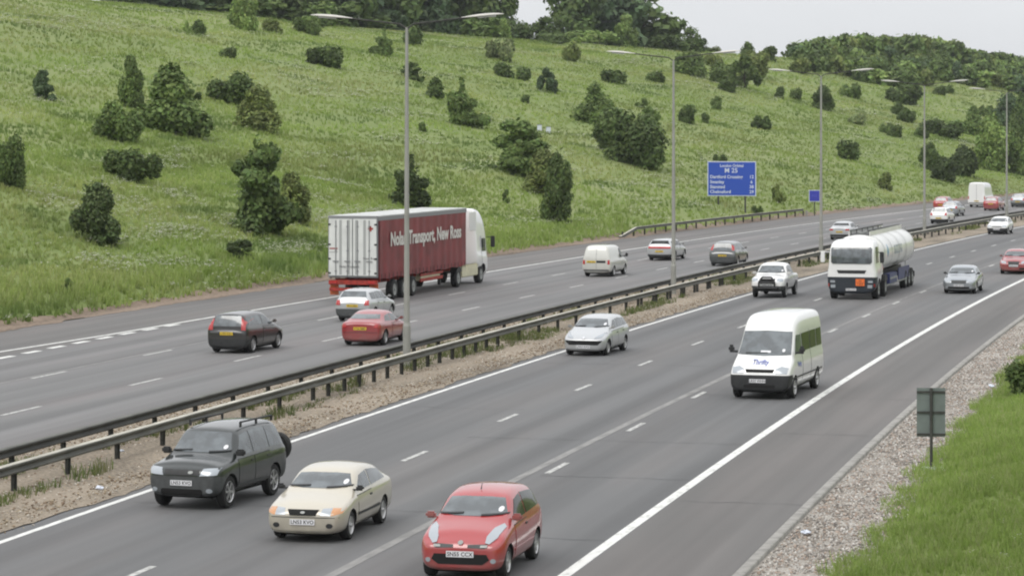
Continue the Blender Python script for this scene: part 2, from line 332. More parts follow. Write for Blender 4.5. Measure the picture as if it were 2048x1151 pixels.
# hairline cracks across the lanes and a few slightly darker repair strips
M['crack'] = mat('sealed_crack', (.055, .055, .055), .7); M['patchm'] = ramp_mat('repair_asphalt', [(.35, (.105, .105, .105)), (.65, (.125, .124, .122))], [(1, .2, 5, 1)], .8, .1)
V, Fc, U = [], [], []
for a_, b_, sA in ((.4, 7.6, 31), (8.4, 11.9, 27.5), (8.2, 11.9, 38), (4.3, 11.9, 46), (.3, 4, 54), (8.4, 15.0, 60), (12.3, 15.1, 34), (12.3, 15.1, 49), (.4, 8, 71), (8.5, 12, 83), (.3, 4.0, 96), (-18, -11, 78), (-14, -6.4, 93), (-19, -14, 112), (-18.5, -6.5, 137), (4.3, 12, 118), (12.3, 15.1, 78)):
    n_ = int((b_ - a_) / .25) + 2; i0 = len(V)
    for j in range(n_):
        o_ = a_ + (b_ - a_) * j / (n_ - 1); s_ = sA + .35 * fbm(o_ * 1.3 + sA, sA); wd = .008 + .02 * R.random() ** 2
        for q in (-1, 1): xx, yy = P(s_ + q * wd, o_); V.append((float(xx), float(yy), .004)); U.append((o_, s_))
    for j in range(n_ - 1): Fc.append((i0 + 2 * j, i0 + 2 * j + 2, i0 + 2 * j + 3, i0 + 2 * j + 1))
tag(mesh_obj('road_cracks', V, Fc, M['crack'], None, False, U), kind='structure')

# ------------------------------------------------------------------ crash barriers
def barrier(name, off, s0, s1, label, group, h=.72, pale=True, step=3.25, extra=()):
    t = empty(name, (*P(s0, off), 0)); org = np.array([*P(s0, off), 0])
    tag(t, label, 'crash barrier', group)
    prof = [(-.10, h), (.10, h), (.10, h - .055), (.035, h - .085), (.035, h - .14), (.10, h - .17), (.10, h - .22), (-.10, h - .22), (-.10, h - .17), (-.035, h - .14), (-.035, h - .085), (-.10, h - .055)]
    ss_ = np.arange(s0, s1, 1.6); k_ = len(prof); V = []; Fc = []
    for a_, s_ in enumerate(ss_):
        dz = 0
        if a_ < 3: dz = -.2 * (3 - a_) * (1 if name == 'verge_barrier' else 0)
        for o_, z_ in prof:
            xx, yy = P(s_, off + o_); V.append((xx - org[0], yy - org[1], z_ + dz))
        if a_:
            for j in range(k_): Fc.append((k_ * (a_ - 1) + j, k_ * (a_ - 1) + (j + 1) % k_, k_ * a_ + (j + 1) % k_, k_ * a_ + j))
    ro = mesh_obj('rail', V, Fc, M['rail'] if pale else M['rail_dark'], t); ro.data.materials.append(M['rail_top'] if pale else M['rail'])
    for fi, pf in enumerate(ro.data.polygons): pf.material_index = 1 if fi % k_ == 0 else 0  # top face takes the paler tone painted in for skylight
    pm = None; pos = list(np.arange(s0 + .8, s1, step)) + list(extra)
    for s_ in sorted(pos)[:100]:
        if pm is None:
            bm = bmesh.new(); add_box(bm, (0, 0, (h - .22) / 2 - .03), (.02, .09, h - .2)); add_box(bm, (.03, .042, (h - .22) / 2 - .03), (.055, .01, h - .2)); add_box(bm, (-.03, -.042, (h - .22) / 2 - .03), (.055, .01, h - .2))
            po = bm_obj('post', bm, M['post'], t); pm = po.data
        else: po = link(bpy.data.objects.new('post', pm), t)
        xx, yy = P(s_, off); po.location = (xx - org[0], yy - org[1], 0); po.rotation_euler = (0, 0, -heading(s_))
    return t
M['rail'] = mat('barrier_steel', (.105, .105, .09), .65, .1, var=.3, vscale=1.3); M['rail_top'] = mat('skylit_dusty_rail_top', (.46, .445, .38), .8, var=.25, vscale=1.1); M['rail_dark'] = mat('weathered_rail', (.05, .05, .045), .7, .1, var=.3, vscale=1.3)  # skylight on the rail tops put into a paler colour, with settled dust
LS = [(817, 3.5), (1345, 3.55), (1643, 3.6), (1850, 3.6), (2013, 3.6)]
lamp_s = []
for px, _ in LS:
    cand = np.arange(20, 400, .5); xx, yy = P(cand, -3.5); lamp_s.append(float(cand[np.argmin(np.abs(1024 + FPX * xx / yy - px))]))
ex = [ls + d for ls in lamp_s[:3] for d in (-11.4, -8.1, -4.9, -1.6, 1.6, 4.9, 8.1)]
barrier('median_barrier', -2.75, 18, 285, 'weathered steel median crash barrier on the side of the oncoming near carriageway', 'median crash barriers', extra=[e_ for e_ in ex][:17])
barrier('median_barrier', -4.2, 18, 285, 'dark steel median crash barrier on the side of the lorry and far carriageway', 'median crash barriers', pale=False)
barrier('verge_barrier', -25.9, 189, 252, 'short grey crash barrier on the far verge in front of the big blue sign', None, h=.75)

# ------------------------------------------------------------------ street lamps
M['lampcol'] = mat('lamp_column_paint', (.30, .30, .275), .6, .1, var=.12, vscale=1.2); M['lamphead'] = mat('lamp_canopy', (.56, .54, .50), .5)
M['lens'] = mat('lamp_bowl', (.45, .45, .43), .25)
lamp0 = None; lamp_lab = ['tall twin-armed street lamp in front of the red lorry, the nearest of the row', 'second nearest twin-armed street lamp, right of the off-white panel van',
    'twin-armed street lamp just left of the white tanker cab', 'twin-armed street lamp behind the tanker, beside the far cluster of red and white cars', 'farthest twin-armed street lamp, near the right edge of the frame']
for q, s_ in enumerate(lamp_s):
    x, y = P(s_, -3.5)
    t = empty('street_lamp', (x, y, 0), -heading(s_) * .6)
    tag(t, lamp_lab[q], 'street lamp', 'street lamps along the median')
    if lamp0 is None:
        lamp0 = t; bm = bmesh.new()
        add_cyl(bm, (0, 0, 0), (0, 0, 1.5), .14, .135, 14); add_cyl(bm, (0, 0, 1.5), (0, 0, 1.62), .135, .105, 14); add_cyl(bm, (0, 0, 1.62), (0, 0, 12.0), .105, .055, 14)
        bm_obj('column', bm, M['lampcol'], t, 40)
        for sg in (-1, 1):
            bm = bmesh.new(); pts = [(0, 0, 11.95), (sg * .25, 0, 12.12), (sg * 1.0, 0, 12.2), (sg * 2.05, 0, 12.33)]
            for a_, b_ in zip(pts, pts[1:]): add_cyl(bm, a_, b_, .03, .028, 8)
            bm_obj('arm', bm, M['post'], t, 60)
            bm = bmesh.new(); n_ = 9; V = []; rings = []
            for j in range(n_):
                u_ = j / (n_ - 1); xx = 1.95 + 1.5 * u_; rr = [.03, .06, .10, .125, .135, .135, .12, .09, .03][j]; zz = 12.33 + .12 * u_
                rings.append([bm.verts.new((sg * xx, rr * math.cos(a), zz + rr * .55 * max(math.sin(a), -.25))) for a in np.linspace(0, 2 * math.pi, 12, endpoint=False)])
            for a_, b_ in zip(rings, rings[1:]):
                for j in range(12): bm.faces.new((a_[j], a_[(j + 1) % 12], b_[(j + 1) % 12], b_[j]))
            bm.faces.new(rings[0]); bm.faces.new(rings[-1]); bmesh.ops.recalc_face_normals(bm, faces=bm.faces)
            hd = bm_obj('lamp_head', bm, M['lamphead'], t, 50)
            bm = bmesh.new(); add_box(bm, (sg * 2.85, 0, 12.36), (.65, .16, .06), Matrix.Rotation(-sg * .08, 4, 'Y'), .02); bm_obj('bowl', bm, M['lens'], hd)
    else:
        for ch in list(lamp0.children):
            c = ch.copy(); link(c, t)
            for g in ch.children: d = g.copy(); link(d, c)

# ------------------------------------------------------------------ text helper
def text_mesh(txt, size, extrude=.004, bold=0.0, align='CENTER', sx=1.0):
    cu = bpy.data.curves.new('lettering', 'FONT'); cu.body = txt; cu.size = size; cu.extrude = extrude; cu.align_x = align; cu.align_y = 'CENTER'; cu.offset = bold; cu.resolution_u = 3
    o = bpy.data.objects.new('tmp', cu); COL.objects.link(o); dg = bpy.context.evaluated_depsgraph_get(); dg.update()
    me = bpy.data.meshes.new_from_object(o.evaluated_get(dg)); bpy.data.objects.remove(o); bpy.data.curves.remove(cu)
    me.transform(Matrix.Diagonal((sx, 1, 1, 1))); me.materials.clear(); return me
def text_obj(name, txt, size, m, parent, mtx, **k):
    me = text_mesh(txt, size, **k); me.transform(mtx); me.materials.append(m); return link(bpy.data.objects.new(name, me), parent)

# ------------------------------------------------------------------ road signs
M['blue'] = mat('motorway_blue', (.018, .07, .42), .45); M['signwhite'] = mat('sign_white', (.62, .66, .75), .5)
M['dblue'] = mat('small_sign_blue', (.03, .04, .36), .45); M['signgrey'] = mat('sign_back', (.17, .20, .19), .6, .2, var=.12, vscale=3)
UPR = Matrix(((1, 0, 0, 0), (0, 0, -1, 0), (0, 1, 0, 0), (0, 0, 0, 1)))       # XY text -> XZ, facing -Y
def sign_big():
    y = 272.; x = (1463.5 - 1024) * y / FPX; s, o = inv(x, y); z0 = hz(x, y)
    t = empty('road_sign', (x, y, z0), -math.radians(12)); tag(t, 'large blue motorway route sign with white lettering on two posts, on the far verge', 'road sign')
    W_, H_ = 4.66, 3.3; zb = CAM_H + (YH - 392) * y / FPX - z0
    fr = box_obj('border', (0, 0, zb + H_ / 2), (W_, .04, H_), M['signwhite'], t, bev=.0)
    box_obj('panel', (0, -.028, zb + H_ / 2), (W_ - .16, .03, H_ - .16), M['blue'], t)
    for xx in (-1.3, 1.28):
        gz = hz(x + xx, y) - z0; bm = bmesh.new(); add_cyl(bm, (xx, .1, gz - .3), (xx, .1, zb + H_ * .9), .085, n=10); bm_obj('post', bm, M['post'], t)
    rows = [('London Orbital', .36, 0, 2.88, 'CENTER'), ('M 25', .62, -.05, 2.42, 'CENTER'), ('Dartford Crossing', .42, -2.08, 1.82, 'LEFT'), ('Swanley', .42, -2.08, 1.34, 'LEFT'), ('Stansted', .42, -2.08, .87, 'LEFT'), ('Chelmsford', .42, -2.08, .40, 'LEFT')]
    for tx, sz, xx, zz, al in rows:
        text_obj('lettering', tx, sz, M['signwhite'], t, Matrix.Translation((xx, -.05, zb + zz)) @ UPR, align=al, bold=.008)
    for tx, zz in (('12', 1.82), ('6', 1.34), ('38', .87), ('29', .40)):
        text_obj('distance_number', tx, .42, M['signwhite'], t, Matrix.Translation((1.9, -.05, zb + zz)) @ UPR, bold=.008)
sign_big()
y = 285.; x = (1629 - 1024) * y / FPX; z0 = hz(x, y)
t = empty('road_sign', (x, y, z0), -math.radians(14)); tag(t, 'small square blue sign on a thin post right of the large blue route sign', 'road sign')
zb = CAM_H + (YH - 403) * y / FPX - z0
box_obj('border', (0, 0, zb + .57), (1.12, .03, 1.16), M['signwhite'], t); box_obj('panel', (0, -.022, zb + .57), (1.0, .025, 1.04), M['dblue'], t)
text_obj('lettering', 'M25', .3, mat('faint_blue', (.09, .1, .5), .5), t, Matrix.Translation((0, -.04, zb + .57)) @ UPR)
bm = bmesh.new(); add_cyl(bm, (0, .06, -.3), (0, .06, zb + 1.0), .05, n=8); bm_obj('post', bm, M['post'], t)
box_obj('marker_block', (-.75, -.3, .25), (.25, .12, .55), M['concrete'], t)
# the sign seen from behind on the near verge
y = 70.3; x = (1862 - 1024) * y / FPX; z0 = hz(x, y)
t = empty('road_sign', (x, y, max(z0, 0)), -math.radians(3)); tag(t, 'grey back of a small road sign on one post beside the near gravel', 'road sign')
zt = CAM_H + (YH - 775) * y / FPX - max(z0, 0); HH = 1.2; WW = .70
box_obj('panel', (0, 0, zt - HH / 2), (WW, .014, HH), M['signgrey'], t, bev=.004)
for zz in (.1, HH / 2, HH - .06): box_obj('stiffener', (0, -.022, zt - zz), (WW, .03, .05), M['post'], t)
bm = bmesh.new(); add_cyl(bm, (0, -.075, -.2), (0, -.075, zt + .01), .038, n=10); bm_obj('post', bm, M['post'], t, 50)
box_obj('concrete_base', (0, -.1, .03), (.62, .5, .09), M['signwhite'], t, bev=.02)
# two pale cabinets up on the hillside
cx_, cy_ = hit_px(1091, 265)
for q, (px, lab) in enumerate(((1079, 'pale grey roadside cabinet on the open hillside, the left one of a pair'), (1097, 'pale grey roadside cabinet on the open hillside, the right one of a pair'))):
    x = (px - 1024) * cy_ / FPX; tt = empty('utility_cabinet', (x, cy_, hz(x, cy_)), 0); tag(tt, lab, 'cabinet', 'cabinets on the hillside')
    box_obj('housing', (0, 0, .3), (.5, .4, .7), M['signwhite'], tt, bev=.03); box_obj('lid', (0, 0, .68), (.56, .46, .06), M['galv'], tt)

# ------------------------------------------------------------------ grass and stones (uncountable ground cover)
def tufts(name, s, off, hgt, wid, blades, base_cols, label, cat='grass', lean=.5, seed=1, flower=0.0, flower_mask=None):
    rg = np.random.default_rng(seed); n = len(s); x, y = P(s, off); z = terrain(s, off) - .06
    c = np.array(base_cols)[rg.integers(0, len(base_cols), n)]; c = (.55 * c + .45 * np.array(base_cols).mean(0)) * (0.92 + .16 * rg.random((n, 1)))
    c = c * (0.62 + .78 * fbm(s / 26 + 40, off / 5 + 7))[:, None]
    if cat == 'grass' and off.mean() < 0:       # drier and lusher drifts that follow the contours
        k = np.clip((fbm(s / 30 + 5, off / 6 + 71) - .42) * 4, 0, 1)[:, None]; c = c * (1 - k) + k * (c * np.array([1.22, 1.06, 1.35]))
        c = c * np.where(off > -28.2, .92, 1.0)[:, None]
        k = np.clip((fbm(s / 9 + 15, off / 3.5 + 31) - .56) * 6, 0, 1)[:, None] * .8; c = c * (1 - k) + k * np.array([.13, .20, .055])
    if flower_mask is not None: fl = rg.random(n) < flower_mask
    else: fl = rg.random(n) < flower
    V = []; C = []
    for b in range(blades):
        a = rg.random(n) * 2 * np.pi; r = rg.random(n) * wid * 2.2; bx = x + r * np.cos(a); by = y + r * np.sin(a)
        a2 = rg.random(n) * 2 * np.pi; le = hgt * (0.6 + .6 * rg.random(n)); ln = lean * le * (0.3 + rg.random(n))
        tx = bx + ln * np.cos(a2); ty = by + ln * np.sin(a2); tz = z + le
        wx = -np.sin(a2) * wid * .5; wy = np.cos(a2) * wid * .5
        v = np.stack([np.stack([bx - wx, by - wy, z], -1), np.stack([bx + wx, by + wy, z], -1), np.stack([tx + wx * .55, ty + wy * .55, tz], -1), np.stack([tx - wx * .55, ty - wy * .55, tz], -1)], 1)
        V.append(v); cc = c * (0.92 + .16 * rg.random((n, 1))); C.append(np.repeat(cc[:, None], 4, 1))
    if fl.any():      # umbel heads
        m_ = fl; k = int(m_.sum())
        for b in range(5):
            hx = x[m_] + rg.normal(0, wid * 1.6, k); hy = y[m_] + rg.normal(0, wid * 1.6, k); hh_ = z[m_] + hgt[m_] * (0.9 + .35 * rg.random(k)); q = wid * (.55 + .6 * rg.random(k)); a = rg.random(k) * 3.14
            ca, sa = np.cos(a) * q, np.sin(a) * q; tl = q * .6 * (rg.random(k) - .2)
            v = np.stack([np.stack([hx - ca, hy - sa, hh_ - tl], -1), np.stack([hx + sa, hy - ca, hh_ + tl * 0], -1), np.stack([hx + ca, hy + sa, hh_ + tl], -1), np.stack([hx - sa, hy + ca, hh_], -1)], 1)
            V.append(v); C.append(np.tile(np.array([.56, .56, .47]), (k, 4, 1)) * (.8 + .3 * rg.random((k, 1, 1))))
    V = np.concatenate(V).reshape(-1, 3); C = np.concatenate(C).reshape(-1, 3); C = np.concatenate([C, np.ones((len(C), 1))], 1)
    Fc = np.arange(len(V)).reshape(-1, 4)
    return tag(mesh_obj(name, V, Fc, M['grass'], None, False, None, C), label, cat, None, 'stuff')
GC = [(.235, .335, .074), (.275, .37, .09), (.31, .385, .115), (.335, .385, .15), (.21, .305, .066)]
def scatter(n, s0, s1, o0, o1, seed):
    rg = np.random.default_rng(seed); s = s0 + (s1 - s0) * rg.random(n); o = o0 + (o1 - o0) * rg.random(n); return s, o
def fmask(s, o):
    a = fbm(s / 22 + 60, o / 5 + 11); b = fbm(s / 5 + 2, o / 2.2 + 19)
    return np.clip((a - .54) * 9, 0, 1) * np.clip((b - .40) * 6, 0, 1) + .015
s, o = scatter(66000, 60, 215, -76, -26.3, 11); kp = NR.random(len(s)) < np.minimum(np.clip((o + 76) / 30, 0, 1), np.clip((215 - s) / 50, 0, 1)) + .0; s, o = s[kp], o[kp]; h_ = .14 + .22 * vnoise(s / 3, o / 3) + .26 * np.exp(-((o + 28.3) / 1.6) ** 2)
tufts('meadow_grass', s, o, h_, .055, 5, GC, 'long green meadow grass with white cow parsley on the near part of the hillside', seed=3, flower_mask=fmask(s, o))
s, o = scatter(80000, 110, 420, -150, -26.3, 12); kp = NR.random(len(s)) < np.maximum(np.clip((-o - 46) / 30, 0, 1), np.clip((s - 165) / 50, 0, 1)); s, o = s[kp], o[kp]; h_ = .14 + .24 * vnoise(s / 3, o / 3)
tufts('meadow_grass', s, o, h_, .075, 5, GC, 'meadow grass with pale flower drifts higher up the hillside', seed=4, flower_mask=fmask(s, o))
s, o = scatter(42000, 400, 720, -165, -26.3, 15); h_ = .16 + .28 * vnoise(s / 4, o / 4)
tufts('meadow_grass', s, o, h_, .13, 4, GC, 'rough meadow grass on the far slope at the right, among scattered bushes', seed=8, flower_mask=fmask(s, o) * .5)
s, o = scatter(60000, 15, 110, 16.6, 30, 13); keep = (o > 16.75 + .9 * (fbm(s / 1.2, s * 0 + 4) - .3) + .25 * NR.random(len(o))); s, o = s[keep], o[keep]
GR = [(.20, .31, .055), (.25, .37, .07), (.28, .37, .10), (.18, .27, .06), (.36, .37, .19), (.31, .38, .12)]
tufts('verge_grass', s, o, .10 + .20 * vnoise(s / 1.4, o / 1.4) + .12 * vnoise(s / 4, o / 4), .018, 6, GR, 'bright green long grass on the near verge beside the gravel', seed=5, lean=.7, flower=.004)
# weeds between the barriers and along the far kerb
s, o = scatter(16000, 25, 240, -4.9, -1.9, 14); m_ = fbm(s / 7 + 90, o / 1.5); k_ = (m_ > .60) ; s, o = s[k_], o[k_]
tufts('median_weeds', s, o, .16 + .3 * vnoise(s / 2, o), .03, 5, [(.13, .19, .05), (.19, .22, .08), (.24, .22, .12), (.09, .14, .04)], 'scrubby green weeds growing between the median crash barriers', 'weeds', seed=6, flower=.03)
def stones(name, s, off, z, r0, r1, cols, label, seed):
    rg = np.random.default_rng(seed); n = len(s); x, y = P(s, off)
    base = np.array([(1, 0, 0), (0, 1, 0), (-1, 0, 0), (0, -1, 0), (0, 0, .75), (0, 0, -.5)]); fc = np.array([(0, 1, 4), (1, 2, 4), (2, 3, 4), (3, 0, 4), (1, 0, 5), (2, 1, 5), (3, 2, 5), (0, 3, 5)])
    r = r0 + (r1 - r0) * rg.random(n) ** 2; V = base[None] * r[:, None, None] * (.7 + .6 * rg.random((n, 6, 1))); a = rg.random(n) * 6.28
    ca, sa = np.cos(a)[:, None], np.sin(a)[:, None]; vx = V[..., 0] * ca - V[..., 1] * sa; vy = V[..., 0] * sa + V[..., 1] * ca
    V = np.stack([vx + x[:, None], vy + y[:, None], V[..., 2] + z + r[:, None] * .2], -1)
    c = np.array(cols)[rg.integers(0, len(cols), n)] * (.75 + .5 * rg.random((n, 1))); C = np.concatenate([np.repeat(c, 6, 0), np.ones((6 * n, 1))], 1)
    return tag(mesh_obj(name, V.reshape(-1, 3), (fc[None] + 6 * np.arange(n)[:, None, None]).reshape(-1, 3), M['stone'], None, False, None, C), label, 'stones', None, 'stuff')
s, o = scatter(42000, 12, 95, 15.48, 17.5, 21)
stones('loose_gravel', s, o, .02, .018, .05, [(.38, .35, .31), (.28, .25, .22), (.50, .48, .45), (.34, .27, .22), (.17, .155, .14)], 'loose brown and grey gravel between the near kerb and the grass', 31)
s, o = scatter(30000, 15, 120, -5.9, -.12, 22); kp = NR.random(len(s)) < np.clip((-.1 - o) / .6, 0, 1); s, o = s[kp], o[kp]
stones('median_stones', s, o, .07, .014, .05, [(.34, .28, .20), (.25, .19, .13), (.48, .44, .38), (.18, .13, .09)], 'loose brown stones and grit scattered on the median', 32)
# litter: torn scraps on the median and verge
for q, (px, py, lab) in enumerate(((243, 903, 'crumpled white scrap under the median barrier left of the dark off-roader'), (199, 976, 'small white scrap of paper on the brown median, left of the dark off-roader'), (1612, 1065, 'small white scrap on the near gravel below the kerb'), (1983, 772, 'pale scrap lying on the gravel near the right edge of the frame'))):
    x, y = ground_px(px, py, .08); bm = bmesh.new(); bmesh.ops.create_icosphere(bm, subdivisions=2, radius=.09)
    for v_ in bm.verts: v_.co *= .6 + .8 * R.random(); v_.co.z *= .5
    o_ = bm_obj('litter', bm, M['signwhite'], None); o_.location = (x, y, .1); tag(o_, lab, 'litter')

# ------------------------------------------------------------------ bushes and trees
def crown_mesh(kind, seed, n=2600, lf=.075):
    """leaf-sized faces spread through several lobes; unit height, about unit width"""
    rg = np.random.default_rng(seed); lobes = []
    def L(x, y, z, r, rz=None): lobes.append((x, y, z, r, rz or r))
    if kind == 'round':
        L(0, 0, .47, .36, .38)
        for k in range(11): a = rg.random() * 6.28; L(.27 * math.cos(a), .27 * math.sin(a), .24 + .52 * rg.random(), .15 + .09 * rg.random())
    elif kind == 'egg':
        L(0, 0, .5, .30, .46)
        for k in range(13): a = rg.random() * 6.28; z = .12 + .75 * rg.random(); q = .30 * math.sin(math.pi * min(1, z + .12)) + .04; L(q * math.cos(a), q * math.sin(a), z, .12 + .07 * rg.random())
    elif kind == 'cone':
        L(0, 0, .30, .36, .28); L(0, 0, .60, .22, .28); L(0, 0, .82, .10, .16)
        for k in range(16): a = rg.random() * 6.28; z = .1 + .75 * rg.random() ** 1.3; q = .38 * (1 - z) + .03; L(q * math.cos(a), q * math.sin(a), z, .10 + .07 * (1 - z))
    elif kind == 'ragged':
        for k in range(15): a = rg.random() * 6.28; z = .12 + .72 * rg.random(); q = .42 * (1 - .75 * z) * rg.random() ** .5; L(q * math.cos(a), q * math.sin(a), z, .09 + .10 * rg.random() * (1.2 - z), .06 + .06 * rg.random())
        L(0, 0, .38, .2, .34); L(.02, 0, .82, .05, .18)
    elif kind == 'sparse':
        for k in range(11): a = rg.random() * 6.28; z = .2 + .7 * rg.random(); q = .38 * rg.random() ** .6; L(q * math.cos(a), q * math.sin(a), z, .08 + .08 * rg.random())
    elif kind == 'wide':
        for k in range(13): a = rg.random() * 6.28; q = .36 * rg.random() ** .5; L(q * math.cos(a), q * math.sin(a), .3 + .38 * rg.random() * (1 - q), .13 + .07 * rg.random(), .2)
    elif kind == 'oak':
        L(0, 0, .55, .3, .33)
        for k in range(20): a = rg.random() * 6.28; q = .34 * rg.random() ** .4; z = .24 + .62 * rg.random(); L(q * math.cos(a), q * math.sin(a), z, .10 + .09 * rg.random(), .08 + .07 * rg.random())
    lobes = np.array(lobes); wts = lobes[:, 3] ** 2; wts /= wts.sum(); li = rg.choice(len(lobes), n, p=wts); Lb = lobes[li]
    d = rg.normal(size=(n, 3)); d /= np.linalg.norm(d, axis=1)[:, None]; rad = (.62 + .42 * rg.random(n)) + .30 * (rg.random(n) < .30) * rg.random(n); inner = rg.random(n) < .22; rad[inner] = rg.random(inner.sum()) * .7
    p = Lb[:, :3] + d * rad[:, None] * np.stack([Lb[:, 3], Lb[:, 3], Lb[:, 4]], 1)
    ok = p[:, 2] > .0; p, d, li = p[ok], d[ok], li[ok]; n = len(p)
    nrm = d + rg.normal(size=(n, 3)) * .7; nrm[:, 2] += .45; nrm /= np.linalg.norm(nrm, axis=1)[:, None]
    t1 = np.cross(nrm, rg.normal(size=(n, 3))); t1 /= np.linalg.norm(t1, axis=1)[:, None]; t2 = np.cross(nrm, t1); q = lf * (.5 + .8 * rg.random(n))[:, None]
    V = np.stack([p - t1 * q, p - t2 * q * .6, p + t1 * q, p + t2 * q * .6 + nrm * q * .15], 1).reshape(-1, 3)
    lt = .72 + .6 * rg.random(len(lobes)); c = np.array([1, 1, 1.]) * (lt[li] * (.75 + .5 * rg.random(n)))[:, None]; c[:, 0] *= .92 + .2 * rg.random(n)
    C = np.concatenate([np.repeat(c, 4, 0), np.ones((4 * n, 1))], 1)
    for ax in (0, 1): lo, hi = np.percentile(V[:, ax], (1.5, 98.5)); V[:, ax] = (V[:, ax] - (lo + hi) / 2) / (hi - lo)
    lo, hi = np.percentile(V[:, 2], (1, 99.3)); V[:, 2] = (V[:, 2] - lo) / (hi - lo)
    return V, np.arange(4 * n).reshape(-1, 4), C
_cm = {}
def crown_data(kind, k, n=2600, lf=.075):
    key = (kind, k, n)
    if key not in _cm:
        V, Fc, C = crown_mesh(kind, 100 * len(kind) + 7 * k + ord(kind[0]), n, lf); o = mesh_obj('crown', V, Fc, M['leaf'], None, False, None, C); _cm[key] = o.data; bpy.data.objects.remove(o)
    return _cm[key]
def trunk_data(top=.6):
    key = ('trunk', top)
    if key not in _cm:
        bm = bmesh.new(); add_cyl(bm, (0, 0, -.08), (0, .005, top * .5), .032, .022, 7); add_cyl(bm, (0, .005, top * .5), (.02, 0, top), .022, .008, 6)
        for a in range(5): z = top * (.35 + .1 * a); add_cyl(bm, (0, 0, z), (.16 * math.cos(a * 2.4), .16 * math.sin(a * 2.4), z + .16), .012, .004, 5)
        o = bm_obj('trunk', bm, M['bark'], None, 50); _cm[key] = o.data; bpy.data.objects.remove(o)
    return _cm[key]
TONE = {'dark': (.092, .138, .040), 'mid': (.128, .188, .054), 'olive': (.170, .215, .064), 'light': (.22, .31, .09), 'pale': (.22, .27, .12), 'blue': (.088, .138, .062), 'black': (.070, .102, .034)}
def plant(name, cat, label, x, y, z, wd, ht, kind, tone, var=0, n=2600, lf=.075, group=None):
    t = empty(name, (x, y, z), R.random() * 6.28); tag(t, label, cat, group)
    c = link(bpy.data.objects.new('crown', crown_data(kind, var, n, lf)), t); wf = 1.0; zf = 1.0
    c.scale = (wd / wf, wd / wf, ht / zf); c.location = (0, 0, -.04 * ht); tc = TONE[tone]; v = .9 + .2 * R.random(); c.color = (tc[0] * v, tc[1] * v, tc[2] * v, 1)
    k = link(bpy.data.objects.new('trunk', trunk_data()), t); k.scale = (ht * (1.0 if kind != 'wide' else 1.4), ht, ht)
    return t
def bush_px(px, py, w_, h_, kind, tone, label, name='bush', cat='bush', group=None):
    x, y = hit_px(px, py + h_ * .02); m = y / FPX; z = hz(x, y)
    dens = 9000 if w_ * h_ > 4500 else (5000 if w_ * h_ > 1500 else 2200); lf = .036 if dens == 9000 else (.048 if dens == 5000 else .075)
    plant(name, cat, label, x, y + w_ * m * .2, z - .15, w_ * m, h_ * m * 1.02 + .15, kind, tone, R.randrange(3), dens, lf, group)
